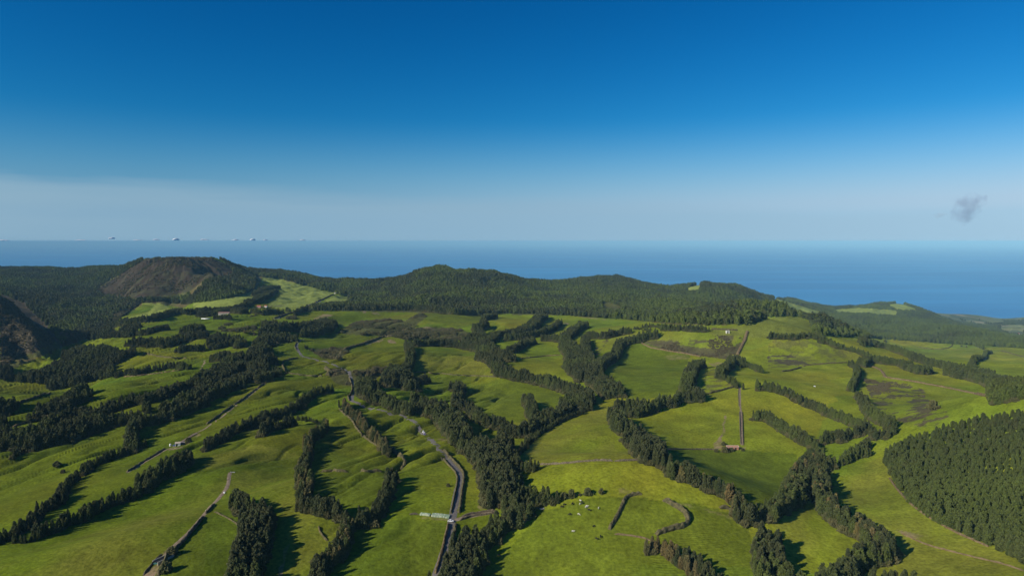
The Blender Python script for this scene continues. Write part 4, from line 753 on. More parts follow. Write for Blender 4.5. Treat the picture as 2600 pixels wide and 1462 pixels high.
sh6 = fill([P('A1', (2300, 840), (2573, 760), (2573, 1000), (2400, 960), (2200, 960), (2200, 900))] + [P('A2', (290, 840), (330, 780), (400, 770), (400, 840))], [], 5, 1000, 1900, -.5, -.3, 2, 5, (.9, 1.3), up=4, seed=410, tint=(.3, .4), clump=(40, .12))
sh7 = fill([dome_x], [], 9, 2200, 3100, -.7, -.35, 2, 4, (.9, 1.3), up=4, seed=415, tint=(.5, .4), clump=(60, .1))
U_ = np.array(under); m = np.ones(len(U_), bool)
for c_, w_ in ROADS:
    for q_ in c_: m &= (U_[:, 0] - q_[0]) ** 2 + (U_[:, 1] - q_[1]) ** 2 > (w_ + .8) ** 2
scatter('undergrowth', np.concatenate([U_[m], sh1, sh2, sh3, sh4, sh5, sh6, sh7]), C_SH, 'brown and green scrub over heath, ravine sides and roadside thickets', 'scrub')

# ------------------------------------------------------------------ stone walls and hedges, each a run of its own
M_HEDGE = noisy('overgrown_wall', (.060, .058, .028), (.150, .125, .060), .7, .95, .05, 6, .3)
M_WALL = noisy('dry_stone_wall', (.085, .070, .045), (.190, .155, .100), 1.1, .95, .05, 6, .2)
M_BROWN = noisy('bracken_hedge', (.110, .078, .040), (.200, .150, .080), .6, .95, .05, 6, .3)
def hedge(name, c, pl, h, w, m, label, cat, step=1.6):
    wd = hit(*np.array(dens(P(c, *pl) if c else pl, 5)).T); q, T = walk(wd, step)
    if len(q) < 3: return
    for _ in range(2): q[1:-1] = (q[:-2] + 2 * q[1:-1] + q[2:]) / 4
    T = np.gradient(q, axis=0); T /= np.maximum(np.linalg.norm(T, axis=1), 1e-6)[:, None]; N = np.stack([-T[:, 1], T[:, 0]], 1)
    sec = [(-.5, -.3), (-.52, .35), (-.34, .85), (0, 1.05), (.34, .85), (.52, .35), (.5, -.3)]; V, Fa = [], []; n_ = len(sec)
    for i in range(len(q)):
        gap = .85 + .3 * random.random(); kk = .7 + .5 * random.random(); e = .25 if i in (0, len(q) - 1) else 1; z0 = float(ground(q[i, 0], q[i, 1]))
        for a, b in sec:
            p = q[i] + N[i] * (a * w * gap + random.uniform(-.1, .1) * w) + T[i] * random.uniform(-.3, .3) * step * .5
            V.append((p[0], p[1], z0 + (b * h * kk * e if b > 0 else -.4) + random.uniform(-.06, .06) * h))
    for i in range(len(q) - 1):
        for j in range(n_ - 1): Fa.append((i * n_ + j, i * n_ + j + 1, (i + 1) * n_ + j + 1, (i + 1) * n_ + j))
    Fa += [tuple(range(n_)), tuple(len(V) - 1 - j for j in range(n_))]
    tag(link(name, mesh(name, V, Fa, m)), label, cat)
hedge('hedge', 'C3', [(365, 0), (430, 60), (500, 140), (570, 215), (615, 275), (622, 340), (600, 480), (585, 600), (565, 740)], 1.7, 1.5, M_HEDGE, 'hedge bank along the right side of the road above the junction', 'hedge')
hedge('hedge', 'C3', [(530, 850), (505, 1000), (480, 1080)], 1.7, 1.4, M_HEDGE, 'short hedge bank right of the road below the junction', 'hedge')
hedge('hedge', 'C3', [(360, 90), (460, 200), (520, 260), (548, 330), (540, 420), (520, 510), (500, 600), (470, 740)], 1.2, 1.0, M_HEDGE, 'hedge bank along the left side of the road above the junction', 'hedge')
hedge('hedge', 'C3', [(445, 850), (425, 940), (405, 1010), (380, 1120), (350, 1240), (300, 1390), (285, 1449)], 1.4, 1.2, M_BROWN, 'golden bank along the left side of the road at the bottom', 'hedge')
hedge('stone_wall', 'C3', [(600, 765), (700, 738), (850, 715), (1005, 698)], 1.0, .9, M_WALL, 'wall on the far side of the lane from the junction', 'wall')
hedge('stone_wall', 'C3', [(570, 812), (700, 768), (850, 745), (1000, 728)], 1.0, .9, M_WALL, 'wall on the near side of the lane from the junction', 'wall')
hedge('stone_wall', 'C3', [(0, 740), (60, 742), (130, 742)], .9, .8, M_WALL, 'short wall left of the wrapped bales', 'wall')
hedge('stone_wall', 'C3', [(1470, 178), (1700, 170), (1850, 158), (1950, 145), (2150, 130), (2340, 135)] , 1.1, 1.1, M_WALL, 'wall below the yellow green field, left stretch', 'wall')
hedge('stone_wall', 'C4', [(0, 137), (120, 132), (250, 128), (360, 118)], 1.1, 1.1, M_WALL, 'wall below the yellow green field, running to the pale shed', 'wall')
hedge('hedge', 'C4', [(310, 508), (230, 510), (130, 552), (85, 650), (35, 760), (-10, 840), (-75, 935)], 1.6, 1.8, M_HEDGE, 'hooked hedge on the near mound with a bare lower end', 'hedge')
hedge('hedge', 'C4', [(560, 580), (700, 652), (780, 700), (835, 770), (850, 830), (810, 880), (700, 905), (600, 930), (460, 980)], 2.3, 2.2, M_HEDGE, 'dark hedge curling round the top of the near mound', 'hedge')
hedge('hedge', 'C4', [(0, 968), (180, 985), (340, 1015), (460, 1060), (600, 1140), (750, 1240), (900, 1350), (1020, 1449)], .7, .8, M_BROWN, 'thin pale fence line in front of the rusty conifers', 'fence')
hedge('hedge', 'C2', [(1330, 262), (1470, 250), (1640, 258)], 1.6, 1.4, M_HEDGE, 'dark hedge above the square green field, left stretch', 'hedge')
hedge('hedge', 'C2', [(1780, 258), (1900, 255), (2050, 252)], 1.6, 1.4, M_HEDGE, 'dark hedge above the square green field, right stretch', 'hedge')
hedge('hedge', 'C2', [(1100, 610), (1250, 655), (1400, 715), (1540, 745), (1610, 790)], .8, .8, M_BROWN, 'thin pale hedge curving below the square field belt', 'hedge')
hedge('stone_wall', 'B4', [(630, 1395), (900, 1388), (1100, 1392), (1330, 1392)], 1.0, .9, M_WALL, 'wall running left from the long barn', 'wall')
hedge('hedge', 'B4', [(1190, 690), (1300, 662), (1380, 640), (1450, 620), (1570, 585)], 1.6, 2.0, M_HEDGE, 'ragged hedge on top of the barn field hill', 'hedge')
hedge('stone_wall', 'B4', [(1565, 600), (1560, 700), (1568, 850)], .6, .7, M_WALL, 'upper wall of the straight barn lane', 'wall')
hedge('stone_wall', 'B4', [(1574, 915), (1580, 1100), (1590, 1335)], .7, .8, M_WALL, 'left wall of the straight barn lane', 'wall')
hedge('stone_wall', 'B4', [(1608, 920), (1614, 1100), (1622, 1340)], .8, .7, M_WALL, 'right wall of the straight barn lane', 'wall')
hedge('stone_wall', 'B4', [(0, 1070), (60, 1130), (150, 1230), (260, 1340), (370, 1449)], 1.3, 1.2, M_WALL, 'dark wall along the left edge of the barn field belt', 'wall')
hedge('hedge', 'B4', [(2110, 412), (2200, 402), (2270, 385), (2350, 360)], 1.7, 2.0, M_HEDGE, 'dark hedge below the tan hill', 'hedge')
hedge('stone_wall', 'B4', [(2370, 345), (2450, 330), (2576, 322)] , 1.2, 1.4, M_BROWN, 'brown bank below the tan hill, left stretch', 'bank')
hedge('stone_wall', 'B5', [(0, 318), (120, 308), (250, 302), (360, 300)], 1.2, 1.4, M_BROWN, 'brown bank below the tan hill, right stretch', 'bank')
hedge('hedge', 'B5', [(640, 345), (720, 370), (780, 400), (815, 450), (830, 485), (950, 505), (1100, 525), (1250, 550), (1400, 580), (1550, 605), (1700, 638), (1900, 680), (2050, 710), (2200, 740)], 1.6, 2.6, M_BROWN, 'long brown bank between the heath field and the green slope', 'bank')
hedge('hedge', 'B5', [(1680, 70), (1665, 95), (1620, 118), (1540, 130), (1400, 128), (1250, 105)], 1.8, 2.4, M_HEDGE, 'curved hedge in the pale right field', 'hedge')
hedge('hedge', 'B5', [(2280, 150), (2380, 175), (2480, 205), (2576, 230)], 1.6, 2.2, M_HEDGE, 'hedge in the pale field at the right edge', 'hedge')
hedge('hedge', 'B2', [(1170, 243), (1080, 258), (1000, 280), (975, 320), (990, 370), (1015, 410)], 1.9, 2.0, M_HEDGE, 'hedge looping round the oval field by the road', 'hedge')
hedge('hedge', 'B2', [(1000, 432), (1100, 442), (1200, 455), (1350, 472), (1480, 468)], 1.5, 1.8, M_HEDGE, 'hedge below the oval field by the road', 'hedge')
hedge('hedge', 'B2', [(1520, 375), (1555, 400), (1570, 430), (1545, 465)], 4.0, 4.5, M_HEDGE, 'tall thicket at the right tip of the oval field', 'hedge')
hedge('stone_wall', 'B2', [(20, 1075), (130, 1000), (300, 875), (430, 790), (560, 700), (680, 610), (770, 550)], 1.4, 1.3, M_WALL, 'dark wall along the farm lane over the creased slope', 'wall')
hedge('stone_wall', 'C1', [(1450, 262), (1600, 170), (1720, 95), (1890, -5)], 1.3, 1.2, M_WALL, 'dark wall of the lane below the white farm shed', 'wall')
hedge('stone_wall', 'C1', [(1985, 1165), (2080, 1065), (2150, 985), (2230, 890), (2300, 805), (2335, 760)], 1.5, 1.3, M_WALL, 'wall beside the dirt track at the bottom left', 'wall')
hedge('stone_wall', 'C2', [(10, 735), (60, 685), (110, 630)], 1.3, 1.2, M_WALL, 'upper end of the wall beside the dirt track', 'wall')
hedge('stone_wall', 'C1', [(1635, 1440), (1700, 1360), (1790, 1255), (1850, 1195)], .9, .8, M_WALL, 'low wall on the left of the farmyard at the bottom', 'wall')
hedge('hedge', 'C1', [(1800, 1449), (1850, 1360), (1900, 1260), (1935, 1215)], 2.2, 1.6, M_HEDGE, 'hedge bank right of the farmyard at the bottom', 'hedge')
hedge('hedge', 'C2', [(110, 715), (230, 770), (320, 820), (400, 885)], .7, .9, M_HEDGE, 'dark hedge left of the broad conifer clump', 'hedge')
hedge('hedge', 'C2', [(1300, 880), (1320, 960), (1370, 1020), (1415, 1055)], .9, .9, M_HEDGE, 'short hedge left of the curving belt at the bottom', 'hedge')
hedge('hedge', 'B3', [(60, 425), (150, 416), (220, 430), (300, 440), (420, 438), (550, 455), (700, 465), (900, 468), (1100, 482)], 1.2, 1.6, M_HEDGE, 'thin hedge below the yellow green central field', 'hedge')
hedge('stone_wall', 'B3', [(1400, 245), (1500, 240), (1700, 218), (1900, 207)], 1.2, 1.6, M_BROWN, 'brown bank above the furrowed triangular field', 'bank')
hedge('stone_wall', 'B3', [(1960, 215), (2060, 330), (2180, 440), (2260, 510), (2340, 580)], 1.0, 1.2, M_BROWN, 'pale bank along the right of the furrowed triangular field', 'bank')
hedge('hedge', 'B1', [(1800, 185), (1900, 200), (2000, 225), (2150, 240), (2350, 250)], 1.7, 2.2, M_HEDGE, 'hedge across the looping pasture at left', 'hedge')
hedge('stone_wall', 'B1', [(2380, 365), (2280, 395), (2130, 415), (1950, 440), (1700, 468), (1560, 478)], 1.2, 1.6, M_BROWN, 'brown bank under the conifer row at left', 'bank')
hedge('hedge', 'B1', [(640, 690), (560, 700), (480, 730), (380, 760), (180, 830)], 2, 2.4, M_HEDGE, 'dark hedge below the left edge pasture', 'hedge')
hedge('hedge', 'B1', [(930, 865), (780, 900), (640, 950), (480, 1010), (300, 1060), (150, 1110)], 1.5, 1.6, M_BROWN, 'brown bank under the second belt at the left edge', 'bank')
hedge('hedge', 'B2', [(1690, 880), (1760, 950), (1850, 1020), (1900, 1110), (1960, 1190), (2050, 1270), (2160, 1340), (2300, 1410), (2400, 1450)], 1.4, 1.6, M_HEDGE, 'shrubby bank at the foot of the rusty slanting belt', 'hedge')
hedge('hedge', 'C2', [(2080, -10), (2180, 40), (2270, 110), (2300, 160), (2250, 235)], 2.2, 2.4, M_HEDGE, 'thicket hooking round above the belt of the square field', 'hedge')
hedge('hedge', 'B2', [(1820, 780), (1800, 740), (1850, 660), (1855, 600), (1815, 480)], 1.6, 1.6, M_HEDGE, 'hedge bank on the left of the road before the trees', 'hedge')
hedge('hedge', 'B2', [(1160, 150), (1130, 100), (1150, 50), (1200, 10)], 1.2, 1.4, M_HEDGE, 'wall round the outside of the road bend', 'hedge')
hedge('hedge', 'A3', [(2365, 955), (2340, 1040), (2300, 1120), (2265, 1190)], 2.0, 4, M_BROWN, 'broad brown hedge dividing the two heath hills', 'hedge')
hedge('hedge', 'A3', [(2000, 932), (2080, 935), (2160, 940), (2270, 945)], 2.2, 3, M_HEDGE, 'low hedge on top of the heath hill', 'hedge')
hedge('hedge', 'A3', [(1290, 1045), (1310, 1080), (1400, 1120), (1560, 1150), (1750, 1180), (1900, 1210)], 1.6, 2.4, M_BROWN, 'brown bank at the foot of the heath hill', 'bank')
hedge('hedge', 'A2', [(1500, 960), (1420, 1000), (1250, 1020), (1050, 1090), (900, 1130), (850, 1190)], 3, 4, M_HEDGE, 'thick hedge winding down beside the scrub valley', 'hedge')
hedge('hedge', 'A2', [(180, 825), (280, 795), (370, 765)], 3, 3, M_HEDGE, 'dark hedge beside the far road below the conifer front', 'hedge')
hedge('hedge', 'A2', [(600, 665), (700, 620), (780, 585)], 3, 3, M_HEDGE, 'dark hedge beside the far road near the white house', 'hedge')
hedge('hedge', 'C5', [(950, 960), (1080, 1030), (1250, 1100), (1400, 1140), (1600, 1190), (1800, 1240), (2100, 1310), (2340, 1390)], .7, .7, M_BROWN, 'thin track edge crossing the bottom right field', 'bank')
hedge('hedge', 'C5', [(800, 330), (900, 470), (1050, 630), (1200, 745), (1400, 865), (1600, 970), (1800, 1055), (1950, 1120)], .9, 1.0, M_BROWN, 'pale fence bank at the foot of the wooded cone', 'bank')
hedge('hedge', 'C4', [(1200, 665), (1280, 670), (1350, 690)], 1.8, 2, M_HEDGE, 'stub of hedge left of the bowl field corner', 'hedge')

# ------------------------------------------------------------------ single bushes and lone trees
def at(c, x, y): return hit(*P(c, (x, y))[0])[0]
k_ = 0
for c, x, y, h, lab in [('C3', 1762, 560, 3.0, 'small dark bush nearest the wood in the line above the cows'), ('C3', 1850, 545, 3.8, 'largest upright dark bush in the line above the cows'), ('C3', 1945, 528, 1.2, 'tiny bush in the middle of the line above the cows'), ('C3', 2040, 518, 3.4, 'round dark bush right of the middle in the line above the cows'),
    ('C3', 2190, 505, 2.6, 'flat dark bush at the right end of the line above the cows'), ('B5', 1435, 880, 6, 'lone dark tree standing on the blotched heath field'), ('B5', 1790, 100, 4, 'left half of the paired bush patch in the pale right field'), ('B5', 1850, 108, 4, 'right half of the paired bush patch in the pale right field'), ('B5', 830, 40, 6, 'single tree standing above the long belt of the pale fields'),
    ('B4', 1390, 1425, 4.2, 'large dark bush in front of the long barn at its left'), ('B4', 1475, 1415, 2.8, 'smaller dark bush in front of the long barn'), ('B4', 1615, 1405, 1.8, 'low dark bush right of the long barn'), ('B4', 1372, 1335, 2.6, 'small dark tree behind the left end of the barn'), ('C1', 1900, 1400, 4.5, 'round tree right of the farmyard at the bottom'), ('C1', 1965, 1200, 3.4, 'dark bush at the upper corner of the farmyard'),
    ('B1', 2370, 1300, 3.6, 'dark bush right of the white farm shed'), ('B1', 2150, 320, 3.0, 'dark bush under the looping hedge'), ('C1', 650, 190, 3.2, 'dark round bush alone on the upper left pasture'), ('C1', 720, 270, 2.4, 'dark bush below the lone one on the upper left pasture'), ('C2', 1045, 235, 3.0, 'dark bush just left of the vertical belt'), ('C2', 1250, 1310, 2.6, 'dark bush left of the belt at the bottom'), ('C3', 440, 425, 1.8, 'small dark bush left of the road on the folded slope'), ('B5', 2170, 710, 2.4, 'small bush at the right end of the long brown bank'), ('C4', 1160, 30, 2, 'small bush right of the barn bushes')]:
    w = at(c, x, y); o = link('bush', SH[k_ % 3], None, w - np.array([0, 0, .1])); o.scale = (h * .95, h * .95, h * 1.05); o.rotation_euler = (0, 0, k_); tag(o, lab, 'bush'); k_ += 1

# ------------------------------------------------------------------ buildings and other things people left here
def pm(name, c, rough=.6, sp=.3): return noisy(name, tuple(v * .88 for v in c), tuple(min(1, v * 1.1) for v in c), 2.5, rough, sp)
M_WHITE = pm('whitewash', (.72, .70, .62)); M_RUST = pm('rusty_roof', (.42, .20, .13)); M_PALE = pm('pale_sheet', (.62, .50, .40)); M_CONC = pm('concrete', (.36, .34, .28)); M_RED = pm('red_tiles', (.40, .10, .06)); M_DARK = pm('dark_opening', (.02, .02, .02))
M_GLASS = pm('window_glass', (.03, .04, .05), .15, .5); M_TYRE = pm('rubber', (.02, .02, .02), .8); M_CARW = pm('white_paint', (.80, .80, .78), .3, .5); M_BLUE = pm('blue_paint', (.03, .08, .20), .4); M_ORANGE = pm('orange_paint', (.65, .22, .05), .4); M_REDP = pm('red_paint', (.40, .03, .04), .4); M_WRAP = pm('pale_green_wrap', (.24, .32, .20), .35, .5); M_WRAP2 = pm('white_wrap', (.42, .46, .32), .35, .5)
M_COWW = noisy('cow_white', (.62, .60, .50), (.52, .49, .40), 2); M_COWB = noisy('cow_black', (.012, .010, .010), (.03, .025, .022), 2)
def bxm(V, Fa, x0, x1, y0, y1, z0, z1):
    b = len(V); V += [(x0, y0, z0), (x1, y0, z0), (x1, y1, z0), (x0, y1, z0), (x0, y0, z1), (x1, y0, z1), (x1, y1, z1), (x0, y1, z1)]
    Fa += [tuple(b + i for i in f) for f in ((3, 2, 1, 0), (4, 5, 6, 7), (0, 1, 5, 4), (1, 2, 6, 5), (2, 3, 7, 6), (3, 0, 4, 7))]
def part(name, boxes, m, parent, bevel=0):
    V, Fa = [], []
    for bx in boxes: bxm(V, Fa, *bx)
    o = link(name, mesh(name, V, Fa, m), parent); return o
def empty(name, loc, rz, label, cat, group=None, sc=1):
    e = bpy.data.objects.new(name, None); S.collection.objects.link(e); e.location = loc; e.rotation_euler = (0, 0, rz); e.scale = (sc,) * 3; return tag(e, label, cat, group)
def gable(name, loc, rz, L, D, h, rh, mw_, mr_, label, doors=1, wins=2, over=.25, cat='building', name_roof='roof'):
    e = empty(name, loc, rz, label, cat); part('wall', [(-L / 2, L / 2, -D / 2, D / 2, -1.2, h)], mw_, e)
    V, Fa = [], []; a, b = L / 2 + over, D / 2 + over; t = .12; zo = h - .02
    V += [(-a, -b, zo), (a, -b, zo), (a, 0, zo + rh), (-a, 0, zo + rh), (-a, b, zo), (a, b, zo)]; V += [(x, y, z + t) for x, y, z in V[:6]]
    Fa += [(0, 1, 2, 3), (3, 2, 5, 4), (6, 9, 8, 7), (9, 10, 11, 8), (0, 6, 7, 1), (4, 5, 11, 10), (1, 7, 8, 2), (2, 8, 11, 5), (0, 3, 9, 6), (3, 4, 10, 9)]
    rf = link(name_roof, mesh('roof', V, Fa, mr_), e)
    V = [(-L / 2, -D / 2, h - .01), (-L / 2, D / 2, h - .01), (-L / 2, 0, h + rh * .97), (L / 2, -D / 2, h - .01), (L / 2, D / 2, h - .01), (L / 2, 0, h + rh * .97)]
    link('gable', mesh('gable', V, [(0, 2, 1), (3, 4, 5)], mw_), e)
    for i in range(doors): x = -L * .25 + i * L * .5; part('door', [(x - .5, x + .5, -D / 2 - .03, -D / 2 + .05, 0, min(2.1, h * .85))], M_DARK, e)
    for i in range(wins): x = L * (-.05 + .3 * i); part('window', [(x - .4, x + .4, -D / 2 - .03, -D / 2 + .05, h * .4, h * .75)], M_GLASS, e)
    return e, rf
# long barn with pale framed rusty roof
w = at('B4', 1482, 1385); e, rf = gable('barn', w, R(-2), 8.8, 3.6, 2.0, .7, M_RUST, M_RUST, 'long low barn with a rusty red roof edged in pale strips', 2, 2)
part('roof_edging', [(-4.7, 4.7, -2.13, -1.75, 2.10, 2.24), (-4.7, 4.7, -.25, .25, 2.78, 2.92), (-4.72, -4.35, -2.1, 0, 2.5, 2.66), (4.3, 4.7, -2.1, 0, 2.5, 2.66)], M_PALE, e)
w = at('B4', 1388, 1375); tag(part('concrete_pad', [(-1.3, 1.3, -2.6, 2.6, -.6, .15)], M_CONC, None), 'pale concrete yard slab at the left end of the long barn', 'slab').location = w
w = at('C4', 297, 68); e, rf = gable('shed', w, R(-42), 6.2, 2.4, 1.7, .5, M_WHITE, pm('cream_roof', (.62, .64, .42)), 'pale cream shed beside the dark wall corner of the yellow field', 1, 1)
w = at('C4', 300, 100); tag(part('concrete_pad', [(-1.5, 1.5, -.9, .9, -.5, .12)], M_CONC, None), 'grey slab in front of the pale cream shed', 'slab').location = w
w = at('B1', 2240, 1345); gable('farm_shed', w, R(18), 3.6, 3.2, 2.4, .9, M_WHITE, pm('tan_roof', (.45, .38, .28)), 'white farm shed on the lane between the left pastures', 1, 1)
w = at('B1', 2290, 1325); gable('farm_shed', w, R(18), 4.0, 3.0, 1.6, .5, pm('grey_wall', (.16, .14, .13)), pm('grey_roof', (.22, .19, .17)), 'grey low shed behind the white farm shed', 1, 0)
w = at('B1', 2142, 1345); V, Fa = [], []
def cyl(r, z0, z1, n=16, top=.0, r2=None):
    V, Fa = [], []; r2 = r if r2 is None else r2
    for z, q in ((z0, r), (z1, r2)):
        for j in range(n): V.append((q * math.cos(j * 6.2832 / n), q * math.sin(j * 6.2832 / n), z))
    V.append((0, 0, z1 + top)); Fa += [(j, (j + 1) % n, n + (j + 1) % n, n + j) for j in range(n)] + [(n + j, n + (j + 1) % n, 2 * n) for j in range(n)] + [tuple(reversed(range(n)))]
    return V, Fa
V, Fa = cyl(.75, -.3, 1.5, 18, .35); o = tag(link('water_tank', mesh('water_tank', V, Fa, M_CARW, False), None, w), 'small white water tank left of the white farm shed', 'tank')
link('tank_lid', mesh('tank_lid', *cyl(.22, 1.8, 1.95, 12, .03), M_CONC), o)
# far buildings
w = at('A2', 797, 578); gable('house', w, R(10), 7, 5, 3.5, 1.6, M_WHITE, M_CONC, 'small white house at the top end of the far straight road', 1, 2)
w = at('A2', 30, 712); gable('house', w, R(5), 9, 5, 3, 1.6, pm('pink_wall', (.5, .28, .26)), M_RED, 'red roofed farmhouse under the dark trees by the far pale track', 1, 2)
w = at('A2', 100, 712); gable('house', w, R(-5), 6, 5, 3.2, 1.5, M_WHITE, M_RED, 'white walled farmhouse with red roof beside the far pale track', 1, 2)
w = at('A1', 2255, 785) + np.array([0, 0, 0]); gable('barn', w, R(3), 24, 8, 4.0, 2.2, M_CONC, pm('faded_tiles', (.20, .11, .09)), 'long red roofed building half hidden by conifers', 2, 3)
w = at('A3', 2167, 972); e = empty('stone_shelter', w, R(6), 'white three sided shelter on the crest of the heath hill', 'shelter'); part('wall', [(-2.4, -1.5, -1.5, 1.5, -.5, 3.4), (1.5, 2.4, -1.5, 1.5, -.5, 3.4), (-1.5, 1.5, .9, 1.5, -.5, 3.4)], M_WHITE, e); part('roof', [(-2.6, 2.6, -1.7, 1.7, 3.4, 3.9)], M_WHITE, e)
w = at('A4', 2512, 990); gable('house', w, R(20), 12, 8, 6, 2.4, M_WHITE, M_RED, 'white house in trees below the straw coloured field at the right edge', 1, 3)
w = at('B4', 2518, 600); o = tag(part('water_trough', [(-.8, .8, -.5, .5, -.2, .9), (-.65, .65, -.35, .35, .9, .95)], M_CARW, None), 'small white trough in the green hollow right of the barn hill', 'trough'); o.location = w
w = at('A1', 2068, 829); V, Fa = cyl(1.0, 0, .1, 8)
VV, FF = [], []
for i in range(9):
    a = math.pi * i / 8; VV += [(-9, 1.6 * math.cos(a), 1.5 * math.sin(a)), (9, 1.6 * math.cos(a), 1.5 * math.sin(a))]
FF = [(2 * i, 2 * i + 1, 2 * i + 3, 2 * i + 2) for i in range(8)] + [tuple(2 * i for i in range(9)), tuple(2 * i + 1 for i in reversed(range(9)))]
tag(link('polytunnel', mesh('polytunnel', VV, FF, M_CARW, True), None, w), 'low white tunnel lying on a far left pasture', 'tunnel')
# lighthouse on the headland
w = at(None, 2396, 791.5); e = empty('lighthouse', w, 0, 'white lighthouse tower on the far green headland', 'lighthouse')
link('tower', mesh('tower', *cyl(3.2, -3, 17, 20, 0, 2.3), M_WHITE), e); link('gallery', mesh('gallery', *cyl(3.4, 17.02, 18, 20, 0), M_WHITE), e); link('lantern', mesh('lantern', *cyl(1.7, 18.02, 21, 16, 0), M_GLASS), e); link('lantern_roof', mesh('lantern_roof', *cyl(2.1, 21.02, 21.4, 16, 1.6), M_RED), e)
# wrapped silage bales beside the road junction
def bale_mesh(m):
    V, Fa = [], []; n = 14
    for r, z in ((.30, 0), (.46, .05), (.5, .16), (.5, .74), (.46, .86), (.28, .9)):
        for j in range(n): V.append((r * math.cos(j * 6.2832 / n), r * math.sin(j * 6.2832 / n), z))
    for i in range(5): Fa += [(i * n + j, i * n + (j + 1) % n, (i + 1) * n + (j + 1) % n, (i + 1) * n + j) for j in range(n)]
    Fa += [tuple(reversed(range(n))), tuple(5 * n + j for j in range(n))]; return mesh('bale', V, Fa, m, True)
BM = [bale_mesh(M_WRAP), bale_mesh(M_WRAP2)]
def bales(p0, p1, nx, ny, label, group):
    a, b = at('C3', *p0), at('C3', *p1); d = b - a; d[2] = 0; d /= np.linalg.norm(d); L = np.hypot(*(b - a)[:2]); nrm = np.array([-d[1], d[0], 0])
    for j in range(ny):
        for i in range(nx):
            q = a + d * (L * i / (nx - 1)) + nrm * (j * 1.12) + np.array([random.uniform(-.08, .08), random.uniform(-.08, .08), 0]); q[2] = float(ground(q[0], q[1])) - .05
            o = link('silage_bale', BM[1 if (j == 0 and random.random() < .7) or random.random() < .25 else 0], None, q); o.rotation_euler = (0, 0, random.random() * 6); s = random.uniform(.92, 1.05); o.scale = (s, s, s * 1.05); tag(o, label + (', front row' if j == 0 else ', back row' if j == ny - 1 else ', middle row') + (', road end' if i >= nx * .66 else ', far end' if i < nx * .33 else ', mid block'), 'bale', group)
bales((258, 768), (446, 790), 14, 3, 'pale wrapped bale in the long block by the road', 'bales in the long block by the road')
bales((126, 752), (222, 762), 8, 2, 'pale wrapped bale in the short block', 'bales in the short block left of the long one')
# vehicles
def wheelm(r, wd):
    V, Fa = [], []; n = 14
    for x in (-wd / 2, wd / 2):
        for j in range(n): V.append((x, r * math.cos(j * 6.2832 / n), r * math.sin(j * 6.2832 / n)))
    Fa = [(j, (j + 1) % n, n + (j + 1) % n, n + j) for j in range(n)] + [tuple(reversed(range(n))), tuple(n + j for j in range(n))]; return mesh('wheel', V, Fa, M_TYRE)
def loft(secs, m, name, parent):
    """body lofted along y from (y, halfwidth, zlow, zhigh) sections with a tucked upper edge"""
    V, Fa = [], []
    for y, hw, z0, z1 in secs: V += [(-hw, y, z0), (-hw, y, z1 - .08), (-hw * .9, y, z1), (hw * .9, y, z1), (hw, y, z1 - .08), (hw, y, z0)]
    for i in range(len(secs) - 1):
        for j in range(6): Fa.append((i * 6 + j, i * 6 + (j + 1) % 6, i * 6 + 6 + (j + 1) % 6, i * 6 + 6 + j))
    Fa += [tuple(reversed(range(6))), tuple((len(secs) - 1) * 6 + j for j in range(6))]; return link(name, mesh(name, V, Fa, m), parent)
def car(loc, rz, m, label, cat='car', van=False, sc=1, name='parked_car'):
    e = empty(name, loc, rz, label, cat, None, sc); zt = 1.9 if van else 1.42
    loft([(-2.1, .78, .35, .75), (-2.0, .86, .3, .9), (-.9, .88, .28, 1.0), (2.0, .88, .28, 1.0 if not van else 1.2), (2.1, .8, .35, .85)], m, 'body', e)
    loft([(-1.0, .76, .96, 1.0), (-.4, .74, .96, zt - .06)] + ([(1.9, .76, .96, zt), (2.05, .74, .96, 1.1)] if van else [(.9, .74, .96, zt), (1.7, .74, .96, 1.02)]), M_GLASS, 'windows', e)
    loft([(-.42, .72, zt - .08, zt + .02), (1.85 if van else .95, .72, zt - .08, zt + .04)], m, 'car_roof', e)
    wm_ = wheelm(.32, .2)
    for x in (-.8, .8):
        for y in (-1.3, 1.3): o = link('wheel', wm_, e); o.location = (x, y, .32)
        part('headlight', [(x * .75 - .14, x * .75 + .14, -2.12, -2.0, .58, .72)], M_CARW, e)
    return e
w = at('C3', 470, 828); w[2] += .15; car(w, R(88), M_CARW, 'white car stopped at the road junction beside the bales', sc=.72)
w = at('B3', 178, 1183); w[2] += .15; car(w, R(28), M_CARW, 'white van on the road by the shrub clump', 'van', True, sc=.85, name='white_van')
w = at('B3', 187, 1207); w[2] += .15; car(w, R(28), pm('violet_paint', (.18, .15, .30), .35), 'grey violet car right behind the white van on the road', sc=.8)
w = at('B1', 2200, 1347); car(w, R(80), M_BLUE, 'dark blue vehicle between the tank and the white farm shed', 'car', sc=.8)
w = at('C3', 1430, 670); car(w, R(60), M_CARW, 'white van parked at the wood edge near the cows', 'van', True, sc=.7, name='white_van')
def tractor(loc, rz, m, label, sc=1):
    e = empty('tractor', loc, rz, label, 'tractor', None, sc); loft([(-2.0, .38, .7, 1.3), (-1.9, .42, .6, 1.45), (-.3, .45, .6, 1.5)], m, 'bonnet', e)
    loft([(-.3, .65, .8, 1.6), (-.1, .7, .8, 2.3), (1.0, .7, .8, 2.3), (1.1, .65, .8, 1.5)], M_GLASS, 'cab', e); part('cab_roof', [(-.75, .75, -.25, 1.15, 2.3, 2.42)], M_CARW, e)
    b_, s_ = wheelm(.75, .4), wheelm(.45, .28)
    for x in (-.85, .85): link('rear_wheel', b_, e).location = (x, .6, .75); link('front_wheel', s_, e).location = (x * .8, -1.5, .45)
tractor(at('C3', 1457, 650), R(50), M_ORANGE, 'orange machine with a white roof parked at the wood edge', .75)
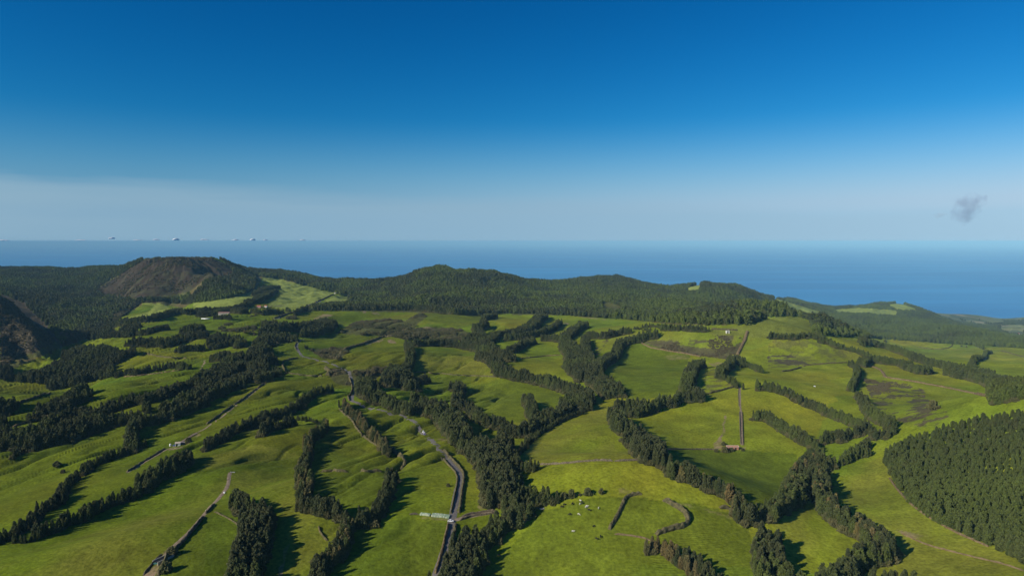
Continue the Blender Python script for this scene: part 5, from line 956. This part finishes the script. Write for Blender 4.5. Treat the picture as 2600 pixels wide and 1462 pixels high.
def trailer(loc, rz, m, label, sc=1):
    e = empty('trailer', loc, rz, label, 'trailer', None, sc); part('bed', [(-1, 1, -2, 2, .7, .82), (-1, -.92, -2, 2, .82, 1.4), (.92, 1, -2, 2, .82, 1.4), (-.92, .92, -2, -1.92, .82, 1.4), (-.92, .92, 1.92, 2, .82, 1.4)], m, e); part('drawbar', [(-.06, .06, -3.2, -2, .6, .7)], M_TYRE, e)
    wm_ = wheelm(.4, .22)
    for x in (-1.12, 1.12): link('wheel', wm_, e).location = (x, .3, .4)
trailer(at('C3', 1413, 690), R(45), M_REDP, 'dark red trailer parked left of the white van', .75)
trailer(at('C3', 1512, 690), R(-70), M_CONC, 'grey trailer standing in the open right of the machines', .6)
w = at('C2', 222, 500); o = tag(part('water_trough', [(-.5, .5, -.4, .4, -.1, .8), (-.4, .4, -.3, .3, .8, .84)], M_CARW, None), 'small white trough half way up the lower left dirt track', 'trough'); o.location = w
w = at('C2', 18, 712); o = tag(part('water_trough', [(-.5, .5, -.4, .4, -.1, .8), (-.4, .4, -.3, .3, .8, .84)], M_PALE, None), 'small pale trough beside the lower end of the dirt track wall', 'trough'); o.location = w
w = at('C2', 315, 262); o = tag(part('concrete_pad', [(-1.6, 1.6, -.5, .5, -.4, .15), (-1.5, -.6, -.4, .4, .15, .4)], M_CONC, None), 'pale slab at the upper end of the lower left dirt track', 'slab'); o.location = w; o.rotation_euler = (0, 0, .2)
# farmyard ruin with dark pit and teal sheet
w = at('C1', 1868, 1262); e = empty('farmyard_ruin', w, R(-27), 'farmyard ruin with a dark pit at the bottom left', 'pen'); part('wall', [(-1.9, -1.6, -4.2, 4.2, -.6, 1.1), (1.6, 1.9, -4.2, 4.2, -.6, 1.1), (-1.6, 1.6, 3.9, 4.2, -.6, 1.1)], M_CONC, e); part('roof', [(-1.55, 1.55, -4.1, 3.85, .55, .65)], M_DARK, e)  # the roof part is a flat black sheet added as the pit's darkness
w = at('C1', 1790, 1308); o = tag(part('tarpaulin', [(-1.4, 1.4, -.25, .25, -.2, .5), (-1.2, 1.2, -.18, .18, .5, .62)], pm('teal_sheet', (.10, .26, .23), .5), None), 'teal sheet edging the farmyard at the bottom left', 'sheet'); o.location = w; o.rotation_euler = (0, 0, R(15))
# pond rim shelter near the valley wood
w = at('C3', 1078, 628); e = empty('stone_shelter', w, R(8), 'grey stone shelter with a dark opening below the valley wood', 'shelter'); part('wall', [(-2.6, 2.6, .9, 1.3, -.6, 1.6), (-2.6, -2.2, -1.2, .9, -.6, 1.6), (2.2, 2.6, -1.2, .9, -.6, 1.6)], M_CONC, e); part('roof', [(-2.7, 2.7, .1, 1.4, 1.6, 1.75)], M_CONC, e)

# ------------------------------------------------------------------ cows, grown on a jointed skeleton
def cow_mesh(m, graze):
    v, ed, rd = [], [], []
    def jn(p, r, par=None):
        v.append(p); rd.append(r); i = len(v) - 1
        if par is not None: ed.append((par, i))
        return i
    hip = jn((0, .75, 1.12), .33); mid = jn((0, .1, 1.05), .37, hip); sh = jn((0, -.6, 1.1), .34, mid); nk = jn((0, -.95, 1.15 if not graze else .95), .2, sh)
    hd = jn((0, -1.25, 1.35 if not graze else .5), .14, nk); jn((0, -1.6, 1.2 if not graze else .18), .08, hd); jn((.13, -1.2, 1.45 if not graze else .6), .03, hd); jn((-.13, -1.2, 1.45 if not graze else .6), .03, hd)
    tl = jn((0, 1.02, 1.15), .05, hip); jn((0, 1.1, .6), .03, tl)
    for s in (-.2, .2):
        a = jn((s, -.62, .75), .13, sh); b_ = jn((s, -.58, .42), .075, a); jn((s, -.62, .02), .06, b_)
        a = jn((s, .72, .78), .16, hip); b_ = jn((s, .86, .48), .08, a); jn((s, .78, .02), .06, b_)
    me = bpy.data.meshes.new('cow'); me.from_pydata(v, ed, []); o = bpy.data.objects.new('tmp', me); S.collection.objects.link(o); o.modifiers.new('s', 'SKIN')
    for i, r in enumerate(rd): me.skin_vertices[0].data[i].radius = (r, r)
    me.skin_vertices[0].data[1].use_root = True; o.modifiers.new('u', 'SUBSURF').levels = 1
    dg = bpy.context.evaluated_depsgraph_get(); nm = bpy.data.meshes.new_from_object(o.evaluated_get(dg)); bpy.data.objects.remove(o); nm.materials.clear(); nm.materials.append(m); nm.shade_smooth(); return nm
CW = [cow_mesh(M_COWW, g_) for g_ in (False, True)]; CB = [cow_mesh(M_COWB, g_) for g_ in (False, True)]
for i, (x, y, lab) in enumerate([(1950, 595, 'white cow highest on the green mound, above its pair'), (1950, 632, 'white cow just below the highest one on the mound'), (2027, 658, 'upper white cow of the close pair in the middle of the herd'), (2018, 670, 'lower white cow of the close pair in the middle of the herd'), (2160, 680, 'white cow farthest right of the herd on the mound'), (1933, 750, 'white cow alone below the herd on the mound'), (1868, 946, 'lowest white cow alone on the mound')]):
    o = link('cow', CW[i % 2], None, at('C3', x, y)); o.rotation_euler = (0, 0, (.6, 2.2, 1.2, 1.9, 2.8, .9, 1.4)[i]); o.scale = (.7,) * 3; tag(o, lab, 'cow', 'white cows on the mound')
for i, (x, y, lab) in enumerate([(1740, 667, 'black cow farthest left of the herd on the mound'), (1770, 642, 'black cow second from the left of the herd'), (1860, 634, 'black cow between the left ones and the white cows'), (1968, 622, 'black cow lying between the two highest white cows'), (2050, 704, 'black cow below the close white pair'), (1830, 754, 'black cow level with the lone white cow'), (2105, 892, 'black cow right of the lowest white cow'), (2180, 1007, 'upper right black cow of the two lowest on the mound'), (2135, 1034, 'lower left black cow of the two lowest on the mound'), (1025, 1224, 'black cow alone at the far left foot of the mound')]):
    o = link('cow', CB[i % 2], None, at('C3', x, y)); o.rotation_euler = (0, 0, 1.2 + i * .7); o.scale = (.85,) * 3; tag(o, lab, 'cow', 'black cows on the mound')

# ------------------------------------------------------------------ clouds and haze
def cloud_mat(dens_, scale, col=(1, 1, 1), thr=.5):
    m = bpy.data.materials.new('cloud'); m.use_nodes = True; t = m.node_tree; t.nodes.clear(); out = t.nodes.new('ShaderNodeOutputMaterial'); pv = t.nodes.new('ShaderNodeVolumePrincipled')
    pv.inputs['Color'].default_value = (*col, 1); tc = t.nodes.new('ShaderNodeTexCoord'); n = t.nodes.new('ShaderNodeTexNoise'); n.inputs['Scale'].default_value = scale; n.inputs['Detail'].default_value = 5; t.links.new(tc.outputs['Object'], n.inputs['Vector'])
    ln = t.nodes.new('ShaderNodeVectorMath'); ln.operation = 'LENGTH'; t.links.new(tc.outputs['Object'], ln.inputs[0])
    def mth(op, a, b, c=False):
        q = t.nodes.new('ShaderNodeMath'); q.operation = op; q.use_clamp = c
        for i, v_ in enumerate((a, b)):
            if hasattr(v_, 'links'): t.links.new(v_, q.inputs[i])
            else: q.inputs[i].default_value = v_
        return q.outputs[0]
    s = mth('SUBTRACT', mth('SUBTRACT', n.outputs['Fac'], thr - .12), mth('MULTIPLY', mth('POWER', ln.outputs['Value'], 2.0), .30)); t.links.new(mth('MULTIPLY', mth('MULTIPLY', s, 6.0, True), dens_), pv.inputs['Density']); t.links.new(pv.outputs[0], out.inputs['Volume']); return m
def ball():
    b = bmesh.new(); bmesh.ops.create_icosphere(b, subdivisions=3, radius=1); m = bpy.data.meshes.new('cloud'); b.to_mesh(m); b.free(); return m
def sky_at(x, y, D): a, b_ = ray(x, y); return (a * D, D, H + b_ * D)
cm1 = ball(); cm1.materials.append(cloud_mat(.0040, 1.7, (.55, .70, .95), .50))
o = tag(link('cloud', cm1, None, sky_at(2455, 527, 9000)), 'small ragged grey cloud alone in the sky at the right', 'cloud'); o.scale = (300, 200, 250); o.rotation_euler = (0, R(-25), 0)
cm2 = ball(); cm2.materials.append(cloud_mat(.0030, 1.8, (.75, .8, .9), .50)); o = tag(link('cloud', cm2, None, sky_at(2386, 546, 9000)), 'faint grey wisp left of the small ragged cloud', 'cloud'); o.scale = (110, 90, 60)
pf, t, b = mat('puff', 1, 0); b.inputs['Base Color'].default_value = (.74, .75, .77, 1)
def puff(seed):
    r = random.Random(seed); bm_ = bmesh.new()
    for k in range(7):
        x = r.uniform(-.75, .75); q = r.uniform(.28, .5) * (1.15 - abs(x)); st = len(bm_.verts); bmesh.ops.create_icosphere(bm_, subdivisions=2, radius=q); bm_.verts.ensure_lookup_table()
        for v in bm_.verts[st:]: v.co = Vector((v.co.x * 1.3 + x, v.co.y, v.co.z * 1.3 * (1 if v.co.z > 0 else .4) + r.random() * .02 + q * .6 * (1 - abs(x)))) * 1.0
    m = bpy.data.meshes.new('cloud'); bm_.to_mesh(m); bm_.free(); m.materials.append(pf); m.shade_smooth(); return m
for i, (x, y, rx, rz_, lab) in enumerate([(12, 612, 16, 5, 'low white cloud on the horizon at the left edge'), (284, 607, 9, 6, 'brightest little white puff on the left horizon'), (205, 611, 20, 4, 'flat pale cloud left of the bright puff on the horizon'), (398, 610, 13, 4, 'small pale puff right of the bright one'), (448, 611, 12, 6, 'leaning white puff above the bare dome'), (350, 611, 15, 3, 'faint flat puff between two brighter horizon puffs'), (520, 610, 14, 4, 'faint cloud right of the leaning puff'), (598, 611, 12, 4, 'faint horizon cloud over the bare dome shoulder'), (642, 611, 9, 5, 'round pale puff near the middle left horizon'), (675, 611, 9, 4, 'pale puff beside the round one on the horizon'), (768, 611, 11, 3, 'last faint puff towards the centre of the horizon')]):
    D = 60000; o = link('cloud', puff(i), None, sky_at(x, y - .5, D)); o.scale = (rx * .8 * D / F, 900, rz_ * (1.0 if i in (1, 4, 8) else .8) * D / F); tag(o, lab, 'cloud', 'small clouds on the left horizon')
hm = bpy.data.materials.new('haze'); hm.use_nodes = True; t = hm.node_tree; t.nodes.clear(); out = t.nodes.new('ShaderNodeOutputMaterial'); pv = t.nodes.new('ShaderNodeVolumePrincipled')
pv.inputs['Color'].default_value = (.38, .76, 1.0, 1); pv.inputs['Density'].default_value = 3.2e-5; pv.inputs['Anisotropy'].default_value = -.24; t.links.new(pv.outputs[0], out.inputs['Volume'])
V, Fa = [], []; bxm(V, Fa, -330000, 330000, -330000, 330000, -70, H + 12)
o = tag(link('haze', mesh('haze', V, Fa, hm)), 'thin blue sea haze over the whole landscape', None, None, 'stuff')
print('TREES', len(T_), 'individual', len(chosen), 'forest', len(w1), 'mixed', len(mw), 'cone', len(cw), 'shrubs', sum(map(len, (sh1, sh2, sh3, sh4, sh5, sh6, sh7))))
